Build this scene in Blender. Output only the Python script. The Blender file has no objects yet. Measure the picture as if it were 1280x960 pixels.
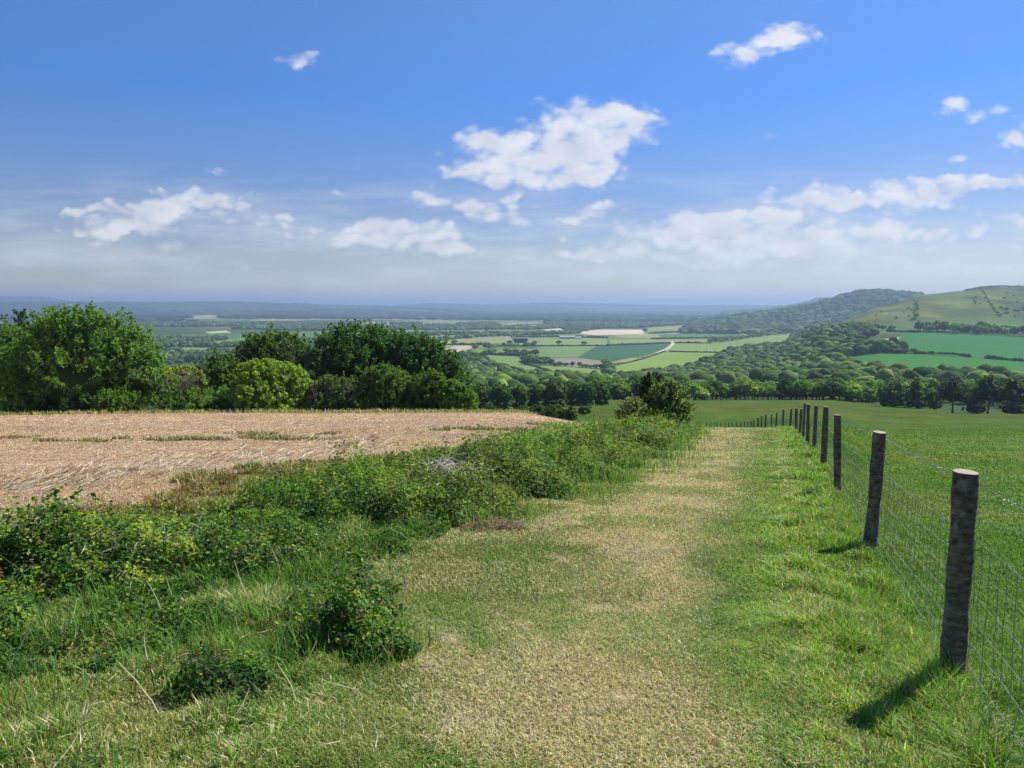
import bpy, bmesh, math
import numpy as np
from mathutils import Vector, noise as mnoise

rng = np.random.default_rng(7)
scene = bpy.context.scene
COL = scene.collection
R = math.radians

# ------------------------------------------------------------------ camera
PITCH = math.atan(98.0 / 960.0)
cP, sP = math.cos(PITCH), math.sin(PITCH)
cam_d = bpy.data.cameras.new("camera")
cam = bpy.data.objects.new("camera", cam_d)
COL.objects.link(cam)
cam.location = (0, 0, 0)
cam.rotation_euler = (math.pi / 2 - PITCH, 0, 0)
cam_d.sensor_width = 36
cam_d.lens = 27
cam_d.clip_start = 0.05
cam_d.clip_end = 120000
scene.camera = cam


def uv_of(px, py):
    """direction of sight (x/y, z/y) that a photograph position stands for"""
    a = (np.asarray(px, float) - 640) / 960
    b = (480 - np.asarray(py, float)) / 960
    den = cP + b * sP
    return a / den, (b * cP - sP) / den


def vv(py):
    return uv_of(640, py)[1]


# ------------------------------------------------------------------ noise
def _hash(ix, iy, s):
    h = (ix.astype(np.int64) * 374761393 + iy.astype(np.int64) * 668265263 + s * 974634777) & 0xFFFFFFFF
    h = ((h ^ (h >> 13)) * 1274126177) & 0xFFFFFFFF
    h = (h ^ (h >> 16)) & 0xFFFFFFFF
    return h / 4294967295.0


def vnoise(x, y, s=0):
    x = np.asarray(x, float); y = np.asarray(y, float)
    ix = np.floor(x); iy = np.floor(y)
    fx = x - ix; fy = y - iy
    fx = fx * fx * (3 - 2 * fx); fy = fy * fy * (3 - 2 * fy)
    a = _hash(ix, iy, s); b = _hash(ix + 1, iy, s); c = _hash(ix, iy + 1, s); d = _hash(ix + 1, iy + 1, s)
    return (a + (b - a) * fx) * (1 - fy) + (c + (d - c) * fx) * fy


def fbm(x, y, s=0, o=4):
    r = 0; amp = 0.5; t = 0
    for k in range(o):
        r = r + amp * vnoise(x * 2 ** k + 17.3 * k, y * 2 ** k - 9.1 * k, s + k)
        t += amp; amp *= 0.5
    return r / t


def sm(a, b, x):
    t = np.clip((np.asarray(x, float) - a) / (b - a), 0, 1)
    return t * t * (3 - 2 * t)


def lerp(a, b, t):
    return a + (b - a) * t


# ------------------------------------------------------------------ terrain
NEAR = [(3, -1.93), (4.3, -2.05), (8.2, -2.48), (11.6, -2.85), (15, -3.2)]
LFT = NEAR + [(20, -4.0), (40, -6.3), (60, -8.5), (70, -9.85), (85, -12.4), (110, -16.5), (150, -22), (200, -27.5), (280, -36)]
PTH = NEAR + [(18.6, -3.62), (25, -4.45), (33, -5.42), (40, -6.33), (50, -8.2), (70, -11.7), (100, -16.6), (130, -20.8), (200, -27.6), (280, -34.2)]
MIDL = NEAR + [(20, -3.9), (40, -6.3), (60, -9.2), (80, -12.8), (130, -20.3), (200, -27.0), (280, -34)]
RGT = [(3, -1.97), (4.3, -2.12), (10, -3.0), (20, -4.5), (30, -5.95), (40, -7.4), (55, -10), (80, -14), (130, -21), (200, -29.5), (256, -36)]
PL = [(500, -60), (800, -83), (1030, -98), (1300, -100)]
HB = [(3200, -70), (5000, -100)]
columns = {
    -600: LFT + PL, 560: LFT + PL, 650: LFT + PL, 740: MIDL + PL,
    850: PTH + [(500, -58), (800, -81), (1030, -97), (1300, -100)],
    900: PTH + [(500, -57), (800, -79), (1100, -93), (1500, -100)],
    980: PTH + [(500, -57), (800, -76), (1200, -84), (1700, -88), (2600, -97)],
    1040: PTH + [(400, -47), (600, -61), (800, -68), (1100, -62), (1300, -48), (1900, -42), (2300, -80)] + HB,
    1100: [(a, (b + c) / 2) for (a, b), (_, c) in zip(PTH[:5], RGT[:5])][:2] + [(8.2, -2.6), (15, -3.5), (25, -4.9), (40, -6.9), (60, -10.4), (100, -16.8), (180, -26.6), (270, -35),
           (400, -49), (550, -59), (700, -64), (900, -58), (1100, -50), (1300, -44), (1600, -20), (1900, 3), (2200, -10), (2700, -50)] + HB,
    1150: RGT[:3] + [(20, -4.3), (40, -7.1), (60, -10.6), (100, -16.9), (180, -26.9), (266, -35.4),
           (400, -51), (550, -60), (700, -64), (900, -58), (1100, -50), (1300, -44), (1600, -8), (1950, 30), (2300, 20), (2700, -40)] + HB,
    1200: RGT + [(400, -52), (550, -60), (700, -64), (900, -59), (1100, -50), (1300, -45), (1600, -3), (1950, 42), (2300, 35), (2700, -30)] + HB,
    1222: RGT + [(400, -52), (550, -60), (700, -64), (900, -59), (1100, -50), (1300, -46), (1600, 0), (1980, 53), (2300, 48), (2700, -20)] + HB,
    1290: RGT + [(400, -52), (550, -60), (700, -64), (900, -59), (1100, -50), (1300, -47), (1600, 0), (1980, 54), (2300, 50), (2700, -20)] + HB,
    1900: RGT + [(400, -52), (550, -60), (700, -64), (900, -59), (1100, -50), (1300, -48), (1600, 0), (1980, 50), (2300, 50), (2700, -20)] + HB,
}
CPX = np.array(sorted(columns), float)
SD = np.exp(np.linspace(math.log(3), math.log(60000), 700))
TAB = []
for p in CPX:
    k = np.array(columns[int(p)], float)
    TAB.append(np.interp(np.log(SD), np.log(k[:, 0]), k[:, 1]))
TAB = np.array(TAB)
kk = np.exp(-0.5 * (np.arange(-9, 10) / 3.2) ** 2); kk /= kk.sum()
TAB = np.array([np.convolve(np.pad(r, 9, mode="edge"), kk, "valid") for r in TAB])
RIDGES = [  # distance, log-width, skyline as (photo x, photo y)
    (4000, 0.16, [(850, 412), (900, 399), (930, 395), (980, 389), (1020, 381), (1050, 371), (1075, 365.5), (1100, 365.5), (1125, 368), (1220, 373), (1400, 380)]),
    (8000, 0.14, [(880, 394), (960, 387.5), (1000, 381.5), (1020, 375.5), (1045, 374.5), (1120, 374), (1400, 378)]),
    (10000, 0.16, [(-300, 377), (100, 378.4), (150, 377.8), (290, 376.3), (340, 378.2), (430, 382.2), (520, 386), (620, 390)]),
    (14500, 0.12, [(-300, 375), (-40, 371), (0, 370.4), (60, 370.6), (95, 376.5), (150, 380), (400, 381.5), (470, 382.2), (545, 380), (600, 381.3), (640, 381.3), (690, 379), (760, 380.8), (840, 382.3), (1400, 382.5)]),
]


def H(x, y):
    x = np.asarray(x, float); y = np.asarray(y, float)
    d = np.maximum(y, 3.0)
    u = np.clip(x / d, -1.2, 1.2)
    px = 640 + 957 * u
    ci = np.clip(np.searchsorted(CPX, px) - 1, 0, len(CPX) - 2)
    t = np.clip((px - CPX[ci]) / (CPX[ci + 1] - CPX[ci]), 0, 1)
    t = lerp(t, t * t * (3 - 2 * t), 0.6)
    f = np.clip((np.log(d) - math.log(3)) / (math.log(60000 / 3)) * 699, 0, 698.999)
    fi = f.astype(int); ft = f - fi
    z = (TAB[ci, fi] * (1 - ft) + TAB[ci, fi + 1] * ft) * (1 - t) + (TAB[ci + 1, fi] * (1 - ft) + TAB[ci + 1, fi + 1] * ft) * t
    far = sm(3200, 6000, d)
    z = z + far * (fbm(x / 2600, y / 2600, 51, 3) - 0.5) * 34
    for dr, w, sky in RIDGES:
        s = np.array(sky, float)
        zr = vv(np.interp(px, s[:, 0], s[:, 1])) * dr
        inside = sm(s[0, 0] - 60, s[0, 0] + 5, px)
        if s[-1, 0] < 1000:
            inside = inside * (1 - sm(s[-1, 0] - 60, s[-1, 0] + 20, px))
        zr = -100 + (zr + 100) * inside
        b = np.exp(-((np.log(d) - math.log(dr)) / w) ** 2)
        z = np.maximum(z, -100 + (zr + 100) * b)
    # uneven ground: scarp gullies, gentle rolls, tussocky verge
    z = z + sm(1300, 1550, d) * (1 - sm(2050, 2600, d)) * sm(1010, 1120, px) * (fbm(x / 70, y / 160, 5, 3) - 0.5) * 9
    z = z + sm(25, 60, d) * (1 - sm(260, 400, d)) * (fbm(x / 22, y / 22, 9, 2) - 0.5) * 0.5
    z = z + (1 - sm(30, 60, d)) * ((fbm(x / 1.7, y / 1.7, 3, 3) - 0.5) * 0.10)
    z = z + np.where(y < 3, np.minimum((3 - y) * 0.09, 9), 0)
    return z


def Hs(x, y):
    return float(H(np.array([x]), np.array([y]))[0])


DMARCH = np.exp(np.linspace(math.log(2.0), math.log(40000), 6000))


def hit(px, py, dmin=2.0):
    """first ground point met along a line of sight"""
    u, v = uv_of(px, py)
    zz = H(u * DMARCH, DMARCH)
    g = v * DMARCH
    ok = np.where((g <= zz) & (DMARCH >= dmin))[0]
    i = ok[0] if len(ok) else len(DMARCH) - 1
    d = DMARCH[i]
    return np.array([u * d, d, zz[i]])


def at(px, d, up=0.0):
    """a ground point at forward distance d in the direction of photo column px"""
    u = (px - 640) / 960 / cP * 0.994
    return np.array([u * d, d, Hs(u * d, d) + up])


# ------------------------------------------------------------------ mesh helpers
def build(name, V, F, mats, col=None, parent=None, midx=None, smooth=False, link=True):
    """V (n,3); F list of (m,k) index arrays; one mesh object"""
    me = bpy.data.meshes.new(name)
    V = np.asarray(V, np.float32)
    me.vertices.add(len(V)); me.vertices.foreach_set("co", V.ravel())
    loops = np.concatenate([np.asarray(f, np.int32).ravel() for f in F if len(f)])
    tot = np.concatenate([np.full(len(f), np.asarray(f).shape[1], np.int32) for f in F if len(f)])
    st = np.concatenate([[0], np.cumsum(tot)[:-1]]).astype(np.int32)
    me.loops.add(len(loops)); me.loops.foreach_set("vertex_index", loops)
    me.polygons.add(len(tot)); me.polygons.foreach_set("loop_start", st); me.polygons.foreach_set("loop_total", tot)
    if midx is not None:
        me.polygons.foreach_set("material_index", np.asarray(midx, np.int32))
    me.polygons.foreach_set("use_smooth", np.full(len(tot), smooth))
    me.update(calc_edges=True)
    if col is not None:
        a = me.color_attributes.new("Col", "FLOAT_COLOR", "POINT")
        c = np.ones((len(V), 4), np.float32); c[:, :3] = col
        a.data.foreach_set("color", c.ravel())
    for m in (mats if isinstance(mats, (list, tuple)) else [mats]):
        me.materials.append(m)
    o = bpy.data.objects.new(name, me)
    if link:
        COL.objects.link(o)
    if parent is not None:
        o.parent = parent
    return o


def tag(o, label=None, cat=None, group=None, kind=None):
    if label: o["label"] = label
    if cat: o["category"] = cat
    if group: o["group"] = group
    if kind: o["kind"] = kind
    return o


def empty(name, loc=(0, 0, 0), rz=0):
    o = bpy.data.objects.new(name, None)
    COL.objects.link(o); o.location = [float(c) for c in loc]; o.rotation_euler = (0, 0, rz)
    o.empty_display_size = 0.3
    return o


def copy_tree(o, parent=None):
    c = o.copy(); COL.objects.link(c); c.parent = parent
    for ch in list(o.children):
        copy_tree(ch, c)
    return c


class MB:
    def __init__(s): s.V = []; s.F = {}; s.C = []; s.n = 0
    def add(s, V, F, c=None):
        V = np.asarray(V, float)
        for f in F:
            f = np.asarray(f)
            if len(f): s.F.setdefault(f.shape[1], []).append(f + s.n)
        s.V.append(V); s.n += len(V)
        s.C.append(np.broadcast_to(np.array([0.5, 0.5, 0.5] if c is None else c, float), (len(V), 3)))
    def arrays(s): return np.concatenate(s.V), [np.concatenate(v) for v in s.F.values()], np.concatenate(s.C)
    def build(s, name, mats, parent=None, smooth=False, link=True):
        V, F, C = s.arrays()
        return build(name, V, F, mats, C, parent, None, smooth, link)


def tube(mb, pts, rad, sides=6, c=None, cap=True):
    pts = np.asarray(pts, float); n = len(pts)
    rad = np.broadcast_to(np.asarray(rad, float), (n,))
    t = np.gradient(pts, axis=0); t /= np.linalg.norm(t, axis=1)[:, None] + 1e-12
    ref = np.array([0.3, 0.9, 0.1]) if abs(t[0][2]) > 0.8 else np.array([0, 0, 1.0])
    a = np.cross(t, ref); a /= np.linalg.norm(a, axis=1)[:, None] + 1e-12
    b = np.cross(t, a)
    th = np.arange(sides) * 2 * math.pi / sides
    V = (pts[:, None] + rad[:, None, None] * (np.cos(th)[None, :, None] * a[:, None] + np.sin(th)[None, :, None] * b[:, None])).reshape(-1, 3)
    i, j = np.meshgrid(np.arange(n - 1), np.arange(sides), indexing="ij")
    j2 = (j + 1) % sides
    q = np.stack([i * sides + j, i * sides + j2, (i + 1) * sides + j2, (i + 1) * sides + j], -1).reshape(-1, 4)
    F = [q]
    if cap:
        F.append(np.array([np.arange(sides) + (n - 1) * sides]))
    mb.add(V, F, c)


LEAF = np.array([[0, 0, 0], [.35, .28, .06], [.75, .2, .05], [1, 0, -.05], [.75, -.2, .05], [.35, -.28, .06]])
LEAF_F = np.array([[0, 1, 2, 3], [0, 3, 4, 5]])
DIA = np.array([[0, 0, 0], [.5, .34, .1], [1, 0, 0], [.5, -.34, .1]])
DIA_F = np.array([[0, 1, 2], [0, 2, 3]])


def cards(mb, P, N, size, colr, shape=DIA, faces=DIA_F, r=rng, up=0.0):
    """many little leaves: P centres, N facing, size length"""
    n = len(P)
    N = N / (np.linalg.norm(N, axis=1)[:, None] + 1e-9)
    a = r.normal(size=(n, 3)); a[:, 2] += up
    T = a - (a * N).sum(1)[:, None] * N
    T /= np.linalg.norm(T, axis=1)[:, None] + 1e-9
    B = np.cross(N, T)
    s = np.broadcast_to(size, (n,))[:, None, None]
    L = shape - np.array([.5, 0, 0])
    V = P[:, None] + s * (L[None, :, 0:1] * T[:, None] + L[None, :, 1:2] * B[:, None] + L[None, :, 2:3] * N[:, None])
    k = len(shape)
    F = (faces[None] + (np.arange(n) * k)[:, None, None]).reshape(-1, faces.shape[1])
    C = np.repeat(colr, k, axis=0)
    mb.add(V.reshape(-1, 3), [F])
    mb.C[-1] = C


def ico(sub=2):
    bm = bmesh.new(); bmesh.ops.create_icosphere(bm, subdivisions=sub, radius=1)
    V = np.array([v.co[:] for v in bm.verts]); F = np.array([[v.index for v in f.verts] for f in bm.faces]); bm.free()
    return V, F


ICO1, ICO2, ICO3 = ico(1), ico(2), ico(3)


# ------------------------------------------------------------------ materials
def new_mat(name):
    m = bpy.data.materials.new(name); m.use_nodes = True
    nt = m.node_tree; nt.nodes.clear()
    out = nt.nodes.new("ShaderNodeOutputMaterial")
    return m, nt, out


def N(nt, t, **kw):
    n = nt.nodes.new(t)
    for k, v in kw.items():
        if k.startswith("in_"):
            n.inputs[int(k[3:]) if k[3:].isdigit() else k[3:].replace("_", " ")].default_value = v
        else:
            setattr(n, k, v)
    return n


def leaf_mat(name, transl=0.35, rough=0.55, objvar=0.0, spec=0.3, tcol=(1.1, 1.25, 0.5)):
    m, nt, out = new_mat(name)
    at_ = N(nt, "ShaderNodeAttribute", attribute_name="Col")
    base = at_.outputs["Color"]
    if objvar:
        oi = N(nt, "ShaderNodeObjectInfo")
        hs = N(nt, "ShaderNodeHueSaturation")
        mr = N(nt, "ShaderNodeMapRange"); mr.inputs[3].default_value = 1 - objvar; mr.inputs[4].default_value = 1 + objvar
        nt.links.new(oi.outputs["Random"], mr.inputs[0]); nt.links.new(mr.outputs[0], hs.inputs["Value"])
        mu = N(nt, "ShaderNodeMath", operation="MULTIPLY"); mu.inputs[1].default_value = 7.31
        fr = N(nt, "ShaderNodeMath", operation="FRACT")
        m2 = N(nt, "ShaderNodeMapRange"); m2.inputs[3].default_value = 0.482; m2.inputs[4].default_value = 0.515
        nt.links.new(oi.outputs["Random"], mu.inputs[0]); nt.links.new(mu.outputs[0], fr.inputs[0]); nt.links.new(fr.outputs[0], m2.inputs[0])
        nt.links.new(m2.outputs[0], hs.inputs["Hue"]); nt.links.new(base, hs.inputs["Color"]); base = hs.outputs[0]
    p = N(nt, "ShaderNodeBsdfPrincipled"); p.inputs["Roughness"].default_value = rough
    p.inputs["Specular IOR Level"].default_value = spec
    nt.links.new(base, p.inputs["Base Color"])
    if transl > 0:
        tr = N(nt, "ShaderNodeBsdfTranslucent")
        mx = N(nt, "ShaderNodeMix", data_type="RGBA", blend_type="MULTIPLY"); mx.inputs[0].default_value = 1
        mx.inputs[7].default_value = (*tcol, 1)
        nt.links.new(base, mx.inputs[6]); nt.links.new(mx.outputs[2], tr.inputs[0])
        ms = N(nt, "ShaderNodeMixShader"); ms.inputs[0].default_value = transl
        nt.links.new(p.outputs[0], ms.inputs[1]); nt.links.new(tr.outputs[0], ms.inputs[2]); nt.links.new(ms.outputs[0], out.inputs[0])
    else:
        nt.links.new(p.outputs[0], out.inputs[0])
    return m


def land_mat(name, scales, amt=0.35, bump=0.0, bscale=8.0, rough=0.9, bdist=0.05):
    """attribute colour with several octaves of procedural mottling"""
    m, nt, out = new_mat(name)
    at_ = N(nt, "ShaderNodeAttribute", attribute_name="Col")
    geo = N(nt, "ShaderNodeNewGeometry")
    cur = at_.outputs["Color"]
    for s in scales:
        no = N(nt, "ShaderNodeTexNoise"); no.inputs["Scale"].default_value = s; no.inputs["Detail"].default_value = 5; no.inputs["Roughness"].default_value = 0.65
        nt.links.new(geo.outputs["Position"], no.inputs["Vector"])
        mr = N(nt, "ShaderNodeMapRange"); mr.inputs[1].default_value = 0.3; mr.inputs[2].default_value = 0.7
        mr.inputs[3].default_value = 1 - amt; mr.inputs[4].default_value = 1 + amt
        nt.links.new(no.outputs[0], mr.inputs[0])
        mx = N(nt, "ShaderNodeMix", data_type="RGBA", blend_type="MULTIPLY"); mx.inputs[0].default_value = 1
        nt.links.new(cur, mx.inputs[6]); nt.links.new(mr.outputs[0], mx.inputs[7]); cur = mx.outputs[2]
    p = N(nt, "ShaderNodeBsdfPrincipled"); p.inputs["Roughness"].default_value = rough; p.inputs["Specular IOR Level"].default_value = 0.03
    nt.links.new(cur, p.inputs["Base Color"])
    if bump:
        nb = N(nt, "ShaderNodeTexNoise"); nb.inputs["Scale"].default_value = bscale; nb.inputs["Detail"].default_value = 6; nb.inputs["Roughness"].default_value = 0.7
        nt.links.new(geo.outputs["Position"], nb.inputs["Vector"])
        bp = N(nt, "ShaderNodeBump"); bp.inputs["Strength"].default_value = bump; bp.inputs["Distance"].default_value = bdist
        nt.links.new(nb.outputs[0], bp.inputs["Height"]); nt.links.new(bp.outputs[0], p.inputs["Normal"])
    nt.links.new(p.outputs[0], out.inputs[0])
    return m
# ================================================================== light, sky, air
SUN_AZ = math.atan2(0.97, 0.75)      # to the right of straight ahead
SUN_EL = R(46)
sd = bpy.data.lights.new("sun", "SUN"); sun = bpy.data.objects.new("sun", sd); COL.objects.link(sun)
sd.energy = 4.8; sd.angle = R(0.5); sd.color = (1.0, 0.94, 0.82)
sdir = Vector((math.sin(SUN_AZ) * math.cos(SUN_EL), math.cos(SUN_AZ) * math.cos(SUN_EL), math.sin(SUN_EL)))
sun.rotation_euler = sdir.to_track_quat("Z", "Y").to_euler()
sun.location = (30, 20, 60)

w = bpy.data.worlds.new("World"); scene.world = w; w.use_nodes = True
nt = w.node_tree; nt.nodes.clear()
out = nt.nodes.new("ShaderNodeOutputWorld")
sky = N(nt, "ShaderNodeTexSky", sky_type="NISHITA")
sky.sun_disc = False; sky.sun_elevation = SUN_EL; sky.sun_rotation = SUN_AZ
sky.altitude = 150; sky.air_density = 1.0; sky.dust_density = 0.05; sky.ozone_density = 1.6
bg = N(nt, "ShaderNodeBackground"); bg.inputs[1].default_value = 0.078
hs = N(nt, "ShaderNodeHueSaturation"); hs.inputs["Saturation"].default_value = 1.16
tn = N(nt, "ShaderNodeMix", data_type="RGBA", blend_type="MULTIPLY"); tn.inputs[0].default_value = 1; 
tg = N(nt, "ShaderNodeTexCoord"); sg = N(nt, "ShaderNodeSeparateXYZ"); nt.links.new(tg.outputs["Generated"], sg.inputs[0])
rg = N(nt, "ShaderNodeValToRGB"); nt.links.new(sg.outputs[2], rg.inputs[0])
el_ = rg.color_ramp.elements; el_[0].position = 0.0; el_[0].color = (.66, .60, .58, 1); el_[1].position = .5; el_[1].color = (.98, .95, 1.02, 1)
e2 = el_.new(.12); e2.color = (.58, .57, .72, 1); e3 = el_.new(.25); e3.color = (.60, .71, 1.0, 1)
nt.links.new(rg.outputs[0], tn.inputs[7])
nt.links.new(sky.outputs[0], tn.inputs[6]); nt.links.new(tn.outputs[2], hs.inputs["Color"]); nt.links.new(hs.outputs[0], bg.inputs[0])
tc = N(nt, "ShaderNodeTexCoord")
sep = N(nt, "ShaderNodeSeparateXYZ"); nt.links.new(tc.outputs["Generated"], sep.inputs[0])
ym = N(nt, "ShaderNodeMath", operation="MAXIMUM"); ym.inputs[1].default_value = 0.08; nt.links.new(sep.outputs[1], ym.inputs[0])
du = N(nt, "ShaderNodeMath", operation="DIVIDE"); dv = N(nt, "ShaderNodeMath", operation="DIVIDE")
nt.links.new(sep.outputs[0], du.inputs[0]); nt.links.new(ym.outputs[0], du.inputs[1])
nt.links.new(sep.outputs[2], dv.inputs[0]); nt.links.new(ym.outputs[0], dv.inputs[1])
cb = N(nt, "ShaderNodeCombineXYZ"); nt.links.new(du.outputs[0], cb.inputs[0]); nt.links.new(dv.outputs[0], cb.inputs[1])
# wind-torn warp of the sky position
wn = N(nt, "ShaderNodeTexNoise"); wn.inputs["Scale"].default_value = 22; wn.inputs["Detail"].default_value = 4
nt.links.new(cb.outputs[0], wn.inputs["Vector"])
ws = N(nt, "ShaderNodeVectorMath", operation="SUBTRACT"); ws.inputs[1].default_value = (.5, .5, .5)
nt.links.new(wn.outputs["Color"], ws.inputs[0])
wm = N(nt, "ShaderNodeVectorMath", operation="MULTIPLY"); wm.inputs[1].default_value = (.045, .026, 0)
nt.links.new(ws.outputs[0], wm.inputs[0])
wa = N(nt, "ShaderNodeVectorMath", operation="ADD"); nt.links.new(cb.outputs[0], wa.inputs[0]); nt.links.new(wm.outputs[0], wa.inputs[1])
CLOUDS = [
    (607, 174, 44, 20, 1), (735, 160, 62, 36, 1.1), (700, 190, 60, 22, .8), (630, 212, 80, 20, 1.05), (705, 222, 65, 18, .9), (783, 155, 42, 24, .9),
    (540, 246, 34, 10, .9), (583, 257, 22, 9, .8), (633, 270, 40, 13, .95), (633, 250, 20, 10, .8), (757, 261, 34, 10, .8), (715, 272, 18, 9, .65),
    (480, 280, 46, 12, .9), (545, 290, 50, 14, .85), (410, 300, 90, 16, .78), (555, 315, 40, 8, .66), (500, 300, 70, 14, .5),
    (98, 262, 40, 8, .68), (240, 246, 85, 14, .82), (205, 264, 85, 13, .74), (342, 275, 40, 13, .78), (165, 275, 70, 10, .6), (273, 213, 16, 8, .62), (224, 213, 12, 7, .5),
    (120, 291, 65, 10, .58), (195, 288, 70, 11, .62), (336, 227, 10, 5, .5), (411, 237, 14, 5, .55), (441, 241, 12, 6, .55),
    (367, 84, 16, 12, .55), (381, 73, 18, 10, .6), (985, 42, 36, 16, 1.0), (925, 69, 30, 15, .95), (958, 52, 36, 12, .6),
    (1180, 124, 24, 10, .5), (1213, 138, 50, 13, .85), (1282, 173, 32, 14, 1.0), (1185, 198, 34, 7, .65),
    (840, 296, 130, 18, .85), (935, 270, 80, 14, .9), (1015, 248, 62, 17, 1.05), (1140, 244, 74, 21, 1.1), (1240, 227, 70, 10, .95), (870, 275, 70, 12, .7),
    (1085, 290, 140, 13, 1.0), (980, 304, 140, 10, .8), (1270, 276, 40, 8, .8), (1140, 316, 180, 9, .74), (860, 324, 200, 9, .62), (1210, 338, 150, 7, .6), (700, 318, 130, 9, .56), (980, 336, 160, 6, .5), (640, 345, 200, 7, .42), (300, 335, 200, 8, .40),
    (965, 170, 26, 10, .3), (150, 315, 150, 10, .45),
]
acc = None
for (cx, cy, rx, ry, s) in CLOUDS:
    u, v = uv_of(cx, cy)
    a = N(nt, "ShaderNodeVectorMath", operation="SUBTRACT"); a.inputs[1].default_value = (u, v, 0); nt.links.new(wa.outputs[0], a.inputs[0])
    b = N(nt, "ShaderNodeVectorMath", operation="MULTIPLY"); b.inputs[1].default_value = (960 / rx, 960 / ry, 0); nt.links.new(a.outputs[0], b.inputs[0])
    c = N(nt, "ShaderNodeVectorMath", operation="DOT_PRODUCT"); nt.links.new(b.outputs[0], c.inputs[0]); nt.links.new(b.outputs[0], c.inputs[1])
    e = N(nt, "ShaderNodeMath", operation="POWER"); e.inputs[0].default_value = 0.38; nt.links.new(c.outputs["Value"], e.inputs[1])
    g = N(nt, "ShaderNodeMath", operation="MULTIPLY_ADD"); g.inputs[1].default_value = s; nt.links.new(e.outputs[0], g.inputs[0])
    if acc is None: g.inputs[2].default_value = 0
    else: nt.links.new(acc, g.inputs[2])
    acc = g.outputs[0]
st = N(nt, "ShaderNodeVectorMath", operation="MULTIPLY"); st.inputs[1].default_value = (1.0, 1.9, 1); nt.links.new(cb.outputs[0], st.inputs[0])
n1 = N(nt, "ShaderNodeTexNoise"); n1.inputs["Scale"].default_value = 24; n1.inputs["Detail"].default_value = 9; n1.inputs["Roughness"].default_value = .62; n1.inputs["Distortion"].default_value = .3
nt.links.new(st.outputs[0], n1.inputs["Vector"])
nm = N(nt, "ShaderNodeMath", operation="MULTIPLY_ADD"); nm.inputs[1].default_value = 1.5; nm.inputs[2].default_value = -0.75; nt.links.new(n1.outputs[0], nm.inputs[0])
vo = N(nt, "ShaderNodeTexVoronoi", feature="SMOOTH_F1"); vo.inputs["Scale"].default_value = 42; vo.inputs["Smoothness"].default_value = .35
vw = N(nt, "ShaderNodeVectorMath", operation="MULTIPLY"); vw.inputs[1].default_value = (1, 1.7, 1); nt.links.new(wa.outputs[0], vw.inputs[0]); nt.links.new(vw.outputs[0], vo.inputs["Vector"])
vm = N(nt, "ShaderNodeMath", operation="MULTIPLY_ADD"); vm.inputs[1].default_value = -.9; vm.inputs[2].default_value = .34; nt.links.new(vo.outputs["Distance"], vm.inputs[0])
lim = N(nt, "ShaderNodeMath", operation="MINIMUM"); lim.inputs[1].default_value = 1.15; nt.links.new(acc, lim.inputs[0])
ad = N(nt, "ShaderNodeMath", operation="ADD"); nt.links.new(lim.outputs[0], ad.inputs[0]); ad2 = N(nt, "ShaderNodeMath", operation="ADD"); nt.links.new(nm.outputs[0], ad2.inputs[0]); nt.links.new(vm.outputs[0], ad2.inputs[1]); nt.links.new(ad2.outputs[0], ad.inputs[1])
cov = N(nt, "ShaderNodeMapRange", interpolation_type="SMOOTHSTEP"); cov.inputs[1].default_value = .20; cov.inputs[2].default_value = 1.05; cov.inputs[4].default_value = .90
nt.links.new(ad.outputs[0], cov.inputs[0])
n2 = N(nt, "ShaderNodeTexNoise"); n2.inputs["Scale"].default_value = 20; n2.inputs["Detail"].default_value = 8
nt.links.new(st.outputs[0], n2.inputs["Vector"])
cr = N(nt, "ShaderNodeValToRGB"); cr.color_ramp.elements[0].position = .35; cr.color_ramp.elements[1].position = .62
cr.color_ramp.elements[0].color = (.42, .44, .49, 1); cr.color_ramp.elements[1].color = (.53, .54, .56, 1)
nt.links.new(n2.outputs[0], cr.inputs[0])
bc = N(nt, "ShaderNodeBackground"); bc.inputs[1].default_value = 1.0; nt.links.new(cr.outputs[0], bc.inputs[0])
ms = N(nt, "ShaderNodeMixShader"); # thin high layers lying low across the sky
l1 = N(nt, "ShaderNodeVectorMath", operation="MULTIPLY"); l1.inputs[1].default_value = (2.6, 17, 1); nt.links.new(cb.outputs[0], l1.inputs[0])
l2 = N(nt, "ShaderNodeTexNoise"); l2.inputs["Scale"].default_value = 1.6; l2.inputs["Detail"].default_value = 7; l2.inputs["Roughness"].default_value = .6; nt.links.new(l1.outputs[0], l2.inputs["Vector"])
l3 = N(nt, "ShaderNodeMapRange", interpolation_type="SMOOTHSTEP"); l3.inputs[1].default_value = .38; l3.inputs[2].default_value = .68; l3.inputs[4].default_value = .55; nt.links.new(l2.outputs[0], l3.inputs[0])
l4 = N(nt, "ShaderNodeValToRGB"); ee = l4.color_ramp.elements; ee[0].position = 0.0; ee[0].color = (.95, .95, .95, 1); ee[1].position = .19; ee[1].color = (0, 0, 0, 1)
e5 = ee.new(.035); e5.color = (1, 1, 1, 1); e6 = ee.new(.11); e6.color = (.75, .75, .75, 1)
nt.links.new(dv.outputs[0], l4.inputs[0])
l5 = N(nt, "ShaderNodeMath", operation="MULTIPLY"); nt.links.new(l3.outputs[0], l5.inputs[0]); nt.links.new(l4.outputs[0], l5.inputs[1])
gt = N(nt, "ShaderNodeMapRange", interpolation_type="SMOOTHSTEP"); gt.inputs[1].default_value = .12; gt.inputs[2].default_value = .30; nt.links.new(acc, gt.inputs[0])
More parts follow.
